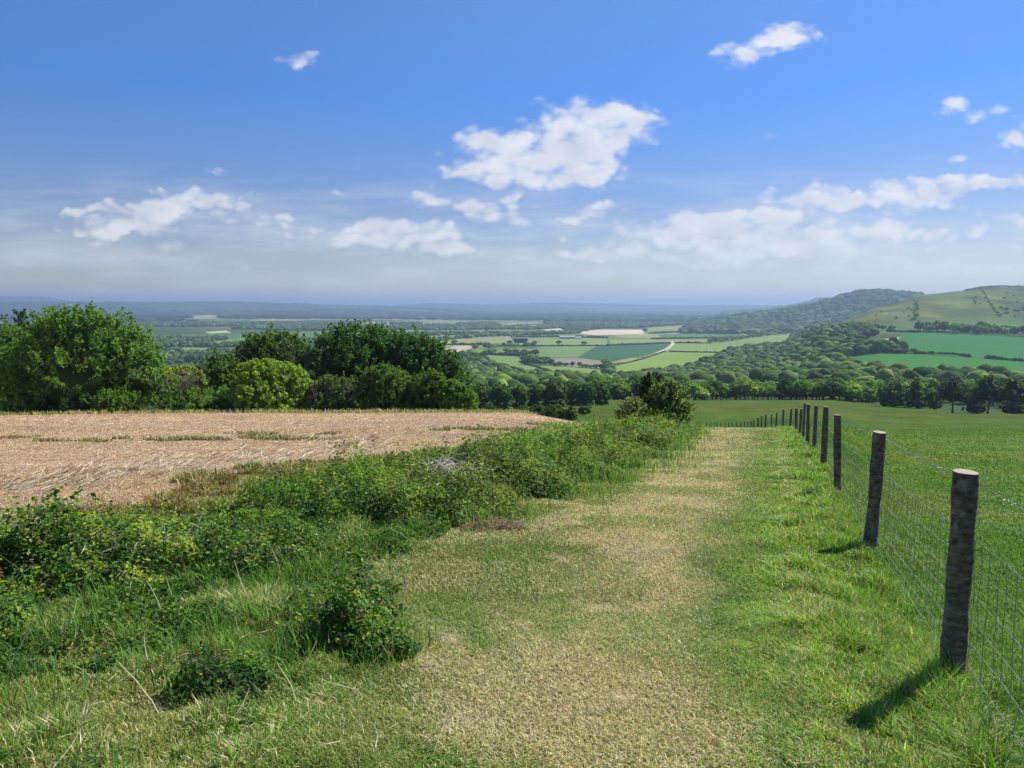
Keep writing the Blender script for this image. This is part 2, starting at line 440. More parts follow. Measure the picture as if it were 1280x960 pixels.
gm = N(nt, "ShaderNodeMath", operation="MULTIPLY"); nt.links.new(cov.outputs[0], gm.inputs[0]); nt.links.new(gt.outputs[0], gm.inputs[1]); gx = N(nt, "ShaderNodeMath", operation="MAXIMUM"); nt.links.new(gm.outputs[0], gx.inputs[0]); nt.links.new(l5.outputs[0], gx.inputs[1]); nt.links.new(gx.outputs[0], ms.inputs[0]); nt.links.new(bg.outputs[0], ms.inputs[1]); nt.links.new(bc.outputs[0], ms.inputs[2])
nt.links.new(ms.outputs[0], out.inputs[0])
w.cycles.sampling_method = "MANUAL"; w.cycles.sample_map_resolution = 512

# the air over the weald: one closed box of even haze
hb = MB()
hx, hy0, hy1, hz0, hz1 = 52000, -3000, 52000, -260, 240
c8 = np.array([[x, y, z] for x in (-hx, hx) for y in (hy0, hy1) for z in (hz0, hz1)], float)
hb.add(c8, [np.array([[0, 1, 3, 2], [4, 6, 7, 5], [0, 4, 5, 1], [2, 3, 7, 6], [0, 2, 6, 4], [1, 5, 7, 3]])])
m, ntv, outv = new_mat("haze_air")
pv = N(ntv, "ShaderNodeVolumePrincipled"); pv.inputs["Color"].default_value = (0.36, 0.475, 0.72, 1); pv.inputs["Density"].default_value = HAZE if "HAZE" in globals() else 1.15e-4
pv.inputs["Anisotropy"].default_value = 0.3
ntv.links.new(pv.outputs[0], outv.inputs["Volume"])
hz = hb.build("haze", m); tag(hz, "pale blue summer haze lying over the whole valley", kind="stuff")

# ================================================================== land
XC = ([-20, 0, 3, 4.6, 7.2, 14, 25, 38, 50, 80, 130, 160], [-5, -.35, .27, .6, 1.28, 3.35, 6.8, 10.6, 13.5, 19.5, 27.5, 32])
FPX = [995, 987.5, 978.7, 970, 963.7, 957, 952, 947, 942.5, 938, 934.5, 930.5, 926, 921, 915.4, 910.6, 906, 901, 896.5, 893, 889.7, 886.5, 883, 879.7, 876, 873.5, 871]
FD = [33.2 + 3.62 * i for i in range(len(FPX))]
XF = ([-20, 0, 30] + FD + [165], [-5.8, 1.05, 11.34] + [float(uv_of(p, 530)[0]) * d for p, d in zip(FPX, FD)] + [38])
XB = ([-20, 0, 5, 9.2, 13, 20, 24, 60, 75], [-9, -7.5, -6.9, -6.1, -5.3, -3.3, -2.0, 6.4, 8.8])
xc_ = lambda y: np.interp(y, *XC)
xf_ = lambda y: np.interp(y, *XF)
xb_ = lambda y: np.interp(y, *XB)
hw_ = lambda y: np.interp(y, [3, 5, 14, 38], [.54, .60, .86, 1.7])
xl_ = lambda y: np.interp(y, [0, 3, 4.6, 6.9, 9.5, 13.5, 20, 36, 60], [-.4, -.5, -.72, -1.15, -.1, 1.5, 3.6, 7.9, 14])


def zones(x, y):
    n = fbm(x / .9, y / 1.3, 31, 4); n2_ = fbm(x / .25, y / .25, 35, 3); n3 = fbm(x / 3.0, y / 5.0, 38, 3)
    xc, xf, xb, hw = xc_(y), xf_(y), xb_(y), hw_(y)
    jit = (n - .5) * 1.3 + (n2_ - .5) * .35
    dry = 1 - sm(.35, 1.5, np.abs(x - xc) / hw + jit)
    # worn line close to the fence and straw patches left of the track
    worn = np.exp(-((x - (xf - .75)) / .22) ** 2) * sm(.42, .6, n3) * .45
    left = sm(.50, .66, n3 + (n - .5) * .7) * .62 * (x < xc) * sm(-.5, 0, x - xl_(y))
    P = np.clip(np.maximum(dry, np.maximum(worn, left * sm(-3.2, -1.2, x - xc))), 0, 1)
    S = 1 - sm(-.35, .35, x - xb + (n - .5) * 1.6 + (n3 - .5) * 1.2)
    S = S * (y < 78)
    Rr = (x > xf) | (y > 110)
    return dict(P=P * (1 - S) * (~Rr), S=S, R=Rr, n=n, n2=n2_, n3=n3, xc=xc, xf=xf, xb=xb)


C = lambda *a: np.array(a, float)
STRAW, GREEN, LUSH, OLIVE = C(.22, .175, .095), C(.04, .07, .014), C(.032, .075, .01), C(.08, .083, .027)
TAN, PAST, PASTD = C(.38, .255, .145), C(.038, .088, .007), C(.072, .092, .015)


def near_col(x, y, z=None):
    q = zones(x, y)
    e = lambda a: a[..., None]
    c = lerp(OLIVE * .85, GREEN, e(sm(.35, .6, q["n"])))
    c = lerp(c, LUSH, e(sm(.0, .9, x - q["xc"] - hw_(y) * .8) * sm(.35, .5, q["n2"]) * .8))
    c = lerp(c, STRAW, e(q["P"] * (.55 + .45 * sm(.3, .6, q["n2"]))))
    pas = lerp(PAST, PASTD, e(np.clip(sm(.4, .7, fbm(x / 14, y / 30, 44, 4)) * .7 + sm(120, 270, y) * .25, 0, 1)))
    c = np.where(e(q["R"]), pas, c)
    tan = lerp(TAN, C(.43, .32, .21), e(sm(.45, .7, fbm(x / 1.3, y / .8, 47, 4))))
    tan = lerp(tan, C(.33, .20, .09), e((1 - sm(12, 22, y)) * sm(.40, .6, fbm(x / 2.6, y / 1.6, 53, 4)) * .75))
    tan = lerp(tan, C(.27, .19, .11), e(sm(.5, .68, fbm(x / 7, y / 3.2, 55, 3)) * .55))
    strip = np.exp(-((y - np.interp(x / np.maximum(y, 3), [-.7, -.4, -.2, 0, .1], [31, 33, 32, 38, 46])) / 5.0) ** 2)
    gpat = np.clip(strip * sm(.42, .58, fbm(x / 5, y / 2.2, 49, 4)) + sm(66, 72, y) * .5 * sm(-14, 0, x), 0, 1) * .92
    edge = (1 - sm(0.4, 4.2, q["xb"] - x)) * .7
    tan = lerp(tan, C(.23, .215, .07), e(np.maximum(gpat * sm(.34, .6, fbm(x / .9, y / .9, 57, 3)), edge * sm(.35, .6, q["n"]))))
    c = lerp(c, tan, e(q["S"]))
    return c, q


def far_col(x, y, px):
    cell = 330.0
    wx = x + (fbm(x / 500, y / 500, 61, 2) - .5) * 300; wy = y * .8 + (fbm(x / 500, y / 500, 63, 2) - .5) * 300
    k = _hash(np.floor(wx / cell), np.floor(wy / cell + _hash(np.floor(wx / cell), 0 * wx, 2)), 12)
    pal = np.array([[.10, .17, .04], [.13, .20, .05], [.16, .21, .07], [.07, .14, .05], [.30, .27, .15], [.12, .19, .04], [.09, .13, .045], [.22, .24, .09]])
    c = pal[(k * 8).astype(int) % 8]
    wood = sm(.46, .54, fbm(x / 1500, y / 900, 71, 4) + .05 * sm(4000, 9000, y))
    c = lerp(c, C(.035, .065, .02), wood[..., None] * .9)
    c = lerp(c, C(.035, .065, .02), (1 - sm(900, 1050, y))[..., None])
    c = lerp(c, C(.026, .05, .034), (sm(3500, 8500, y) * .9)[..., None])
    hillm = sm(1380, 1470, y) * (1 - sm(2500, 2700, y)) * (px > 1015)
    hn = fbm(x / 45, y / 90, 81, 5)
    hc = lerp(C(.112, .138, .042), C(.066, .094, .03), sm(.42, .62, hn)[..., None])
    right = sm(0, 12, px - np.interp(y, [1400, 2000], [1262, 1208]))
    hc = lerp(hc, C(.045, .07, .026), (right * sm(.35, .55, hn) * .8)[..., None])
    hc = hc * (.85 + .3 * sm(.3, .7, fbm(x / 16, y / 60, 83, 3)))[..., None]
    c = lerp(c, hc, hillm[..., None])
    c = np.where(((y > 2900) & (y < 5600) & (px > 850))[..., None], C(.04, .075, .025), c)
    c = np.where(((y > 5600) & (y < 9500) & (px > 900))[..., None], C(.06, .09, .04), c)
    return c


az = np.concatenate([np.linspace(-180, -50, 40, endpoint=False), np.linspace(-50, 50, 361), np.linspace(50, 180, 41)[1:-1]])
rr = np.exp(np.linspace(math.log(.4), math.log(50000), 980))
A, RR = np.meshgrid(np.radians(az), rr, indexing="xy")
GX = RR * np.sin(A); GY = RR * np.cos(A)
GX = np.vstack([np.zeros((1, GX.shape[1])), GX]); GY = np.vstack([np.zeros((1, GY.shape[1])), GY])
GZ = H(GX, GY)
GPX = 640 + 957 * np.clip(GX / np.maximum(GY, 3), -1.3, 1.3)
cn, _q = near_col(GX, GY); cf = far_col(GX, GY, GPX)
gcol = lerp(cn, cf, sm(285, 300, GY)[..., None])
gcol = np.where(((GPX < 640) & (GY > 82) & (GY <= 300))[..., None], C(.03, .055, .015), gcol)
nr, na = GX.shape
idx = np.arange(nr * na).reshape(nr, na)
j2 = np.roll(np.arange(na), -1)
quads = np.stack([idx[:-1], idx[1:], idx[1:][:, j2], idx[:-1][:, j2]], -1)
fx = (GX[:-1] + GX[1:]) / 2; fy = (GY[:-1] + GY[1:]) / 2; fpx = (GPX[:-1] + GPX[1:]) / 2
zid = np.zeros(fx.shape, int)                                   # 0 grassy verge
zid[np.abs(fx - xc_(fy)) < hw_(fy) * 1.05] = 1                   # path
zid[(fx < xb_(fy)) & (fy < 78)] = 2                              # cut field
zid[((fx > xf_(fy)) & (fy < 290)) | ((fy > 110) & (fpx > 640) & (fy < 290))] = 3   # pasture
zid[(fy < 2)] = 0
zid[fy >= 290] = 4
zid[(fy > 1380) & (fy < 2700) & (fpx > 1015)] = 5
zid[(fy > 2900) & (fy < 5600) & (fpx > 850)] = 6
zid[fy >= 5600] = 7
m_near = land_mat("grassy_soil", [1.1, 9, 60], .30, bump=.6, bscale=45, bdist=.03)
m_stub = land_mat("cut_field_soil", [.6, 6, 45], .26, bump=.8, bscale=30, bdist=.04)
m_past = land_mat("pasture_turf", [.05, .22, .9, 4.5], .24, bump=.9, bscale=5, bdist=.12)
m_vall = land_mat("valley_land", [.012, .06], .22, bump=0)
m_hill = land_mat("chalk_grass_hill", [.02, .09, .4], .17, bump=.8, bscale=.25, bdist=2.0)
m_far = land_mat("far_land", [.0016, .006], .25)
spec = [("ground", m_near), ("path", m_near), ("cut_field", m_stub), ("pasture", m_past), ("valley_floor", m_vall), ("grass_hill", m_hill), ("wooded_hill", m_vall), ("distant_land", m_far)]
labs = ["rough grassy verge either side of the track", "dry worn grass track running downhill beside the fence", "bare tan field of flattened straw left of the track",
        "green sloping pasture beyond the wire fence", "wide valley floor of fields and woods", "open grassy down rising at the right", "dark wooded down behind the grassy hill", "blue far country and low ridges at the horizon"]
gv = np.stack([GX, GY, GZ], -1).reshape(-1, 3); gc = gcol.reshape(-1, 3)
for k, (nm_, mt_) in enumerate(spec):
    f = quads[zid == k].reshape(-1, 4)
    us, inv = np.unique(f, return_inverse=True)
    o = build(nm_, gv[us], [inv.reshape(-1, 4)], mt_, gc[us], smooth=True)
    tag(o, labs[k], kind="structure")

# ------------------------------------------------------------------ fields of the valley, each a draped sheet
m_field = land_mat("field_crop", [.01, .05, .3], .10)


def field(poly, colr, label, lift=.5, far=False, cuts=3):
    P = [hit(a, b, 300) for a, b in poly]
    bm = bmesh.new()
    f = bm.faces.new([bm.verts.new((p[0], p[1], 0)) for p in P])
    bmesh.ops.triangulate(bm, faces=bm.faces[:])
    for _ in range(cuts):
        bmesh.ops.subdivide_edges(bm, edges=bm.edges[:], cuts=1, use_grid_fill=True)
    bmesh.ops.triangulate(bm, faces=bm.faces[:])
    V = np.array([v.co[:] for v in bm.verts]); F = np.array([[v.index for v in q.verts] for q in bm.faces]); bm.free()
    V[:, 2] = H(V[:, 0], V[:, 1]) + lift
    nrm = np.cross(V[F[:, 1]] - V[F[:, 0]], V[F[:, 2]] - V[F[:, 0]])[:, 2]
    F[nrm < 0] = F[nrm < 0][:, ::-1]
    n = fbm(V[:, 0] / 90, V[:, 1] / 90, 91, 3)[:, None]
    o = build("field", V, [F], m_field, np.array(colr) * (.86 + .28 * n), smooth=True)
    tag(o, label, kind="structure")
    return o


BRT, MID, PALE, TEAL, TANF = (.15, .235, .045), (.105, .185, .05), (.19, .235, .085), (.035, .10, .045), (.42, .34, .25)
FIELDS = [
    ([(758, 459), (800, 451), (834, 439), (905, 441), (985, 432), (975, 446), (905, 456), (860, 470), (800, 482), (730, 500), (765, 474)], BRT, "large bright green field sloping below the pale track"),
    ([(746, 433), (800, 431.5), (839, 429), (834, 434), (815, 442), (763, 452.5), (722, 447)], TEAL, "dark teal green crop field beside the pale track"),
    ([(673, 434), (745, 433), (721, 447), (685, 447)], (.12, .20, .065), "mid green field just left of the dark teal crop"),
    ([(690, 448), (722, 447.6), (760, 453), (752, 461), (690, 457)], (.20, .175, .14), "bare brownish plot behind a row of hedge trees"),
    ([(604, 444), (650, 446), (652, 453), (664, 457.5), (700, 470), (660, 473), (625, 460), (606, 453)], (.14, .22, .055), "green meadow left of the dark tree clump"),
    ([(665, 457.5), (700, 458), (750, 462), (752, 470), (725, 478), (700, 471)], (.155, .23, .06), "bright meadow under the row of hedge trees"),
    ([(543, 438), (575, 432.5), (602, 433), (572, 440), (556, 443.5)], TANF, "pale tan wedge shaped field behind the dark trees"),
    ([(603, 433.3), (622, 433), (600, 441), (570, 444), (573, 440.2)], (.13, .19, .06), "narrow green field beside the tan wedge"),
    ([(515, 420.5), (602, 418), (575, 422.5), (545, 426.5), (515, 427)], (.10, .18, .06), "green band field above the treetops"),
    ([(590, 422), (662, 419.5), (658, 429), (600, 430)], (.20, .22, .10), "yellowish green field among far hedges"),
    ([(640, 423), (758, 423), (760, 431.5), (645, 431.5)], (.17, .22, .08), "long pale green field near the farm sheds"),
    ([(722, 415.4), (748, 412.2), (805, 412), (804, 417.8), (745, 419), (727, 417.5)], (.50, .42, .33), "pale tan ploughed field in mid valley"),
    ([(672, 412.5), (703, 410.2), (703, 414), (677, 415.4)], (.50, .42, .30), "small pale sandy field left of the ploughed one"),
    ([(803, 410), (868, 405.5), (868, 412), (835, 416), (812, 416)], (.17, .23, .08), "pale green field right of the ploughed field"),
    ([(822, 418), (925, 415.5), (925, 421), (828, 423.5)], (.07, .15, .055), "deep green strip field across the valley"),
    ([(762, 424.5), (888, 424.5), (886, 429), (845, 428), (762, 430.5)], (.18, .23, .09), "pale strip field above the dark crop"),
    ([(846, 430), (887, 429.5), (920, 426), (945, 421), (992, 417), (985, 431), (903, 440.3), (836, 438.5)], (.15, .225, .055), "green field right of the bend in the pale track"),
    ([(862, 410.5), (886, 410), (897, 415), (840, 416.5)], (.25, .27, .13), "pale straw green field below the wooded hill"),
    ([(1135, 417), (1160, 415.7), (1230, 418), (1345, 422), (1345, 456), (1233, 449), (1150, 442), (1062, 432), (1110, 424)], (.026, .125, .03), "deep green crop field below the grassy hill"),
    ([(1034, 449), (1100, 442.5), (1150, 444), (1210, 447.5), (1290, 453.5), (1345, 458), (1345, 484), (1280, 481), (1130, 477), (1062, 463)], (.03, .14, .022), "nearer deep green crop field behind the tree row"),
    ([(1045, 434), (1108, 424), (1130, 420), (1120, 425.5), (1062, 433.5), (1050, 437)], (.40, .36, .25), "thin tan field margin above the crop"),
    ([(520, 402), (575, 400), (590, 405), (530, 407)], (.15, .20, .09), "hazy green field far across the valley"),
    ([(620, 404), (668, 402), (690, 406), (625, 409)], (.17, .21, .10), "faint green field among distant woods"),
    ([(255, 428), (320, 421), (345, 425), (270, 434)], (.12, .20, .06), "green field glimpsed between the two tree masses"),
    ([(212, 396), (262, 393), (300, 396), (250, 399)], (.24, .26, .14), "faint straw coloured field in the blue distance"),
    ([(255, 415), (282, 413), (290, 416), (262, 417)], (.36, .36, .20), "small pale field in the hazy gap"),
]
for poly, c_, l_ in FIELDS:
    field(poly, c_, l_)


def ribbon(name, pts, width, colr, label, lift=.9):
    P = np.array([hit(a, b, 300) for a, b in pts])
    t = np.gradient(P[:, :2], axis=0); t /= np.linalg.norm(t, axis=1)[:, None]
    nx = np.stack([-t[:, 1], t[:, 0]], 1) * width / 2
    V = np.concatenate([P[:, :2] + nx, P[:, :2] - nx]); V = np.column_stack([V, H(V[:, 0], V[:, 1]) + lift])
    n = len(P); i = np.arange(n - 1)
    o = build(name, V, [np.stack([i, i + n, i + n + 1, i + 1], 1)], m_field, np.tile(colr, (len(V), 1)))
    tag(o, label, kind="structure")


ribbon("track", [(763, 458), (785, 453.5), (805, 448), (822, 442), (834, 436.5), (840, 431.5), (842, 428.5), (838, 427)], 9, (.42, .42, .30), "pale farm track curving between the dark and bright fields")
# ================================================================== trees
m_leaf = leaf_mat("broad_leaves", .48, .6, 0.0, spec=.15)
m_leafv = leaf_mat("broad_leaves_varied", .38, .85, 0.4, spec=0)
m_farleaf = leaf_mat("far_leaves", 0.0, .9, 0.25, spec=0)
m_bark = land_mat("tree_bark", [3, 14], .3, bump=.8, bscale=20)
BARKC = C(.11, .095, .075)


def crown_mb(mb, lobes, n, size, base, r, core=.80, tip=None, tipfrac=.25, spread=.10, clump=22, spiky=0.0, corecol=None, faceup=.25):
    """lobes (cx,cy,cz,rx,ry,rz); leaves gathered in sprays on the lobes' shells, over a rough inner mass"""
    L = np.array(lobes, float)
    area = (L[:, 3] * L[:, 4] + L[:, 3] * L[:, 5] + L[:, 4] * L[:, 5])
    nc = max(4, int(n / clump))
    k = r.choice(len(L), nc, p=area / area.sum())
    D = r.normal(size=(nc, 3)); D /= np.linalg.norm(D, axis=1)[:, None]
    D[:, 2] = np.where(D[:, 2] < -.5, -D[:, 2], D[:, 2])
    rad = 1 - np.abs(r.normal(size=nc)) * .10 + (r.random(nc) < .22) * r.random(nc) * (.12 + spiky)
    cen = L[k, :3] + D * L[k, 3:] * rad[:, None]
    # drop sprays buried in another lobe
    keep = np.ones(nc, bool)
    for j in range(len(L)):
        q = ((cen - L[j, :3]) / L[j, 3:]); dd = (q ** 2).sum(1)
        keep &= ~((dd < .60) & (k != j))
    cen, D, k = cen[keep], D[keep], k[keep]
    nc = len(cen)
    Nn = D / L[k, 3:]; Nn /= np.linalg.norm(Nn, axis=1)[:, None]
    m = clump
    ax = Nn + np.array([0, 0, .55]); ax /= np.linalg.norm(ax, axis=1)[:, None]
    mr_ = float(np.mean(L[:, 3:]))
    off = r.normal(size=(nc, m, 3)) * (spread * mr_)
    along = r.random((nc, m, 1)) * (spread * mr_ * 2.2 + spiky * 1.5)
    P = (cen[:, None] + off * (1 - .5 * along / (along.max() + 1e-6)) + ax[:, None] * along).reshape(-1, 3)
    NN = (Nn[:, None] * .8 + r.normal(size=(nc, m, 3)) * .6 + np.array([0, 0, faceup])).reshape(-1, 3)
    cc = r.random((nc, 1, 1)) * .5 + .75
    lc = r.random((nc, m, 1)) * .4 + .8
    col_ = np.array(base)[None, None] * cc * lc
    if tip is not None:
        tt = (r.random((nc, m, 1)) < tipfrac) * r.random((nc, 1, 1)) ** .5
        col_ = col_ * (1 - tt) + np.array(tip)[None, None] * tt * lc
    cards(mb, P, NN, size * (r.random(len(P)) * .6 + .7), col_.reshape(-1, 3), r=r)
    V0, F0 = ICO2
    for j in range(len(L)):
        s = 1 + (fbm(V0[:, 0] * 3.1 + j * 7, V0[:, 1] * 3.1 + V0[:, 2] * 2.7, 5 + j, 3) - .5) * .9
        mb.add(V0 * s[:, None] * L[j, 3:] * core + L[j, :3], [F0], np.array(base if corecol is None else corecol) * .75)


def trunk_mb(mb, h, r0, r, lean=.05, limbs=5, spread=.5, lo=.3):
    top = np.array([r.normal() * lean * h, r.normal() * lean * h, h])
    t = np.linspace(0, 1, 8)[:, None]
    ben = np.array([r.normal(), r.normal(), 0]) * .04 * h
    P = t * top + np.sin(t * math.pi) * ben
    P[0, 2] -= .4
    tube(mb, P, r0 * (1 - .75 * t[:, 0]) * (1 + .5 * np.exp(-t[:, 0] * 12)), 9, BARKC)
    for i in range(limbs):
        s = lo + (1 - lo) * r.random()
        a = 2 * math.pi * (i + r.random() * .6) / limbs
        b0 = P[0] * 0 + s * top + np.sin(s * math.pi) * ben
        ln = h * spread * (.6 + .5 * r.random())
        e = b0 + np.array([math.cos(a) * ln, math.sin(a) * ln, ln * (.35 + .6 * r.random())])
        tt = np.linspace(0, 1, 6)[:, None]
        Q = b0 * (1 - tt) + e * tt + np.array([0, 0, .12 * ln]) * np.sin(tt * math.pi) + r.normal(size=(6, 3)) * .02 * ln * tt
        rr_ = r0 * .42 * (1 - s * .5) * (1 - .8 * tt[:, 0])
        tube(mb, Q, rr_, 6, BARKC)
        for _ in range(3):
            q = Q[2 + r.integers(3)]; d = r.normal(size=3) * .3 + (e - b0) / ln * .7; d[2] = abs(d[2])
            tube(mb, np.array([q, q + d * ln * .3, q + d * ln * .55 + [0, 0, .05 * ln]]), [rr_[3], rr_[3] * .6, rr_[3] * .2], 4, BARKC)


def make_tree(name, label, cat, px0, px1, ytop, d, base, tip=None, n=9000, size=.28, lobes=None, group=None, seed=0, tipfrac=.25, spiky=0.0,
              limbs=6, core=.66, hang=0.0, spread=.07, depth=None, crown_lo=.08, bare=0, clump=22):
    r = np.random.default_rng(seed + 100)
    wd = (px1 - px0) * d / 960; cx = (px0 + px1) / 2
    b = at(cx, d)
    ztop = vv(ytop) * d
    h = (ztop - b[2]) * (1.0 if d < 60 else .90 if d < 100 else .95)
    dp = depth or min(wd, 10)
    o = empty(name, b); tag(o, label, cat, group)
    if lobes is None:
        nl = 7
        lobes = [(0, 0, .52, .40, .42)] + [(math.cos(a) * .27 * (1 + .15 * r.normal()), math.sin(a) * .27, .36 + .25 * r.random(), .22, .25 + .06 * r.random()) for a in np.linspace(0, 2 * math.pi, nl)[:-1] + r.random()] \
            + [(r.normal() * .1, r.normal() * .1, .76, .2, .2)]
    if crown_lo is not None and n > 2000 and 'trunk' not in label:
        lobes = list(lobes) + [(-.2, -.1, .14, .22, .17), (.2, -.1, .14, .22, .17), (0, -.2, .12, .3, .15)]
    L = []
    for lb in lobes:      # (x, y, z, rxy, rz) in units of width, depth, height
        L.append((lb[0] * wd, lb[1] * dp, lb[2] * h, lb[3] * wd, lb[3] * dp * (1.0), lb[4] * h))
    if d < 100: n = int(n * 1.9); size *= 1.12
    base = tuple(np.array(base) * 1.8); tip = None if tip is None else tuple(np.array(tip) * 2.4); spiky = min(spiky, .35)
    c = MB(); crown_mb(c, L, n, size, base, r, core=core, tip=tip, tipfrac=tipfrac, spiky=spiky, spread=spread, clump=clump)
    c.build("crown", m_leaf, o)
    t = MB(); trunk_mb(t, h * .72, .05 * h ** .9 * .5 + .06, r, limbs=limbs, spread=min(.42, wd / h * .38))
    for i in range(bare):   # leafless outer branches
        a = r.random() * 2 * math.pi; s = np.array([r.normal() * .1 * wd, -.1 * dp, h * (.3 + .3 * r.random())])
        e = np.array([(.1 + .4 * r.random()) * wd * (1 if r.random() < .75 else -1), -dp * (.25 + .3 * r.random()), h * (.55 + .35 * r.random())])
        m_ = (s + e) / 2 + r.normal(size=3) * .3
        tube(t, np.array([s, m_, e]), [.07, .045, .015], 5, C(.2, .18, .15))
        for _ in range(5):
            q = m_ + (e - m_) * r.random(); g = q + (e - s) * .18 + r.normal(size=3) * .55
            tube(t, np.array([q, (q + g) / 2 + r.normal(size=3) * .08, g]), [.025, .018, .008], 4, C(.2, .18, .15))
    t.build("trunk", m_bark, o, smooth=True)
    return o


DK, DM, MG, LG, LM = (.048, .080, .015), (.060, .10, .018), (.066, .124, .02), (.100, .165, .025), (.18, .24, .03)
GB = "trees along the far edge of the cut field"
big = [(0, 0, .50, .36, .36), (-.25, -.05, .42, .24, .30), (.24, -.1, .40, .25, .30), (-.02, -.1, .74, .22, .24), (-.16, 0, .66, .22, .26), (.15, 0, .62, .23, .26), (.33, 0, .30, .17, .25), (-.33, 0, .28, .17, .25), (0, -.3, .35, .3, .3), (.1, -.2, .55, .2, .2)]
make_tree("broadleaf_tree", "big round mid green tree at the left end of the tree line", "tree", 8, 208, 379, 80, MG, LG, 26000, .30, big, GB, 1, spiky=.35, limbs=8)
make_tree("broadleaf_tree", "dark tree behind and left of the biggest round tree", "tree", -75, 55, 392, 90, DM, MG, 12000, .30, None, GB, 2, spiky=.3)
make_tree("conifer_tree", "dark pointed treetop poking above the big round tree's left shoulder", "tree", 2, 50, 377, 94, (.025, .055, .018), None, 5000, .26,
          [(0, 0, .35, .45, .25), (-.05, 0, .55, .36, .2), (0, 0, .72, .26, .16), (.03, 0, .87, .15, .12), (0, 0, .95, .07, .07)], GB, 3, spiky=.6)
make_tree("shrub", "low yellow green shrub at the left edge under the big round tree", "shrub", -25, 32, 484, 74, LG, LM, 4000, .2, None, "shrubs at the foot of the tree line", 4)
make_tree("shrub", "low dark shrub in front of the big round tree's foot", "shrub", 112, 172, 488, 75, MG, LG, 3500, .2, None, "shrubs at the foot of the tree line", 5, spiky=.3)
make_tree("sparse_tree", "thin half bare tree with yellowish top and brown stems", "tree", 196, 258, 449, 77, (.13, .13, .04), LM, 2600, .2,
          [(0, 0, .82, .36, .14), (-.25, 0, .70, .22, .12), (.25, 0, .72, .24, .14), (0, -.2, .18, .4, .16)], GB, 6, core=.25, limbs=12, bare=14, tipfrac=.6)
make_tree("broadleaf_tree", "small dark green tree between the thin bare tree and the lime tree", "tree", 238, 310, 436, 83, DM, MG, 7000, .26, None, GB, 7, spiky=.4)
make_tree("shrub", "low leafy shrub below the thin half bare tree", "shrub", 205, 300, 486, 75.5, (.06, .11, .02), LG, 5000, .2, None, "shrubs at the foot of the tree line", 8, spiky=.4)
make_tree("broadleaf_tree", "bright lime green round tree in the middle of the tree line", "tree", 283, 394, 441, 76, (.100, .150, .022), (.17, .23, .03), 14000, .25,
          [(0, 0, .48, .42, .42), (-.26, 0, .36, .24, .3), (.26, 0, .34, .24, .3), (-.08, -.1, .72, .26, .25), (.14, -.1, .66, .24, .25), (0, -.25, .35, .35, .3)], GB, 9, tipfrac=.55)
make_tree("broadleaf_tree", "dark tree behind the lime tree with bare grey branches on its right side", "tree", 288, 402, 408, 88, DK, DM, 12000, .28,
          [(-.05, 0, .5, .38, .4), (-.25, 0, .55, .2, .32), (.05, 0, .72, .28, .26), (.22, 0, .6, .2, .32), (-.15, 0, .78, .16, .2)], GB, 10, spiky=.6, bare=26)
make_tree("broadleaf_tree", "tallest dark green tree in the middle of the tree line", "tree", 388, 512, 400, 87, (.03, .07, .016), MG, 17000, .28,
          [(0, 0, .5, .42, .42), (-.25, 0, .62, .22, .3), (-.05, 0, .78, .25, .22), (.2, 0, .68, .26, .28), (.3, 0, .4, .2, .35), (-.3, 0, .35, .18, .3), (.05, -.2, .5, .3, .3)], GB, 11, spiky=.7, tipfrac=.3)
make_tree("broadleaf_tree", "dark tree sloping down at the right end of the tree line", "tree", 468, 588, 411, 86, (.032, .075, .018), MG, 16000, .28,
          [(-.22, 0, .66, .26, .32), (-.05, 0, .52, .32, .42), (.15, 0, .45, .24, .38), (.3, 0, .32, .18, .30), (-.32, 0, .4, .18, .38), (.02, 0, .70, .2, .22)], GB, 12, spiky=.6, tipfrac=.35)
make_tree("broadleaf_tree", "mid green bushy tree standing before the tallest dark tree", "tree", 440, 516, 452, 77, DM, MG, 9000, .24, None, GB, 13, spiky=.2)
make_tree("broadleaf_tree", "round dark green bush tree before the sloping tree", "tree", 506, 566, 460, 77, DM, MG, 7500, .24, None, GB, 14, spiky=.2, tipfrac=.35)
make_tree("broadleaf_tree", "small lighter green tree at the right tip of the tree line", "tree", 540, 598, 470, 75.5, (.065, .13, .02), LG, 7500, .23,
          [(-.1, 0, .5, .38, .45), (.18, 0, .35, .3, .35), (-.2, 0, .68, .22, .28)], GB, 15, tipfrac=.4)
make_tree("shrub", "tangled grey green shrub beside the lime tree", "shrub", 380, 446, 470, 76, (.075, .105, .035), MG, 5500, .22, None, "shrubs at the foot of the tree line", 16, bare=10, spiky=.4)
make_tree("shrub", "low shrub under the tallest dark tree", "shrub", 420, 474, 492, 75, DM, LG, 3000, .2, None, "shrubs at the foot of the tree line", 17)
make_tree("shrub", "low dark shrub under the lime tree", "shrub", 268, 330, 492, 75, DM, LG, 3500, .2, None, "shrubs at the foot of the tree line", 18)

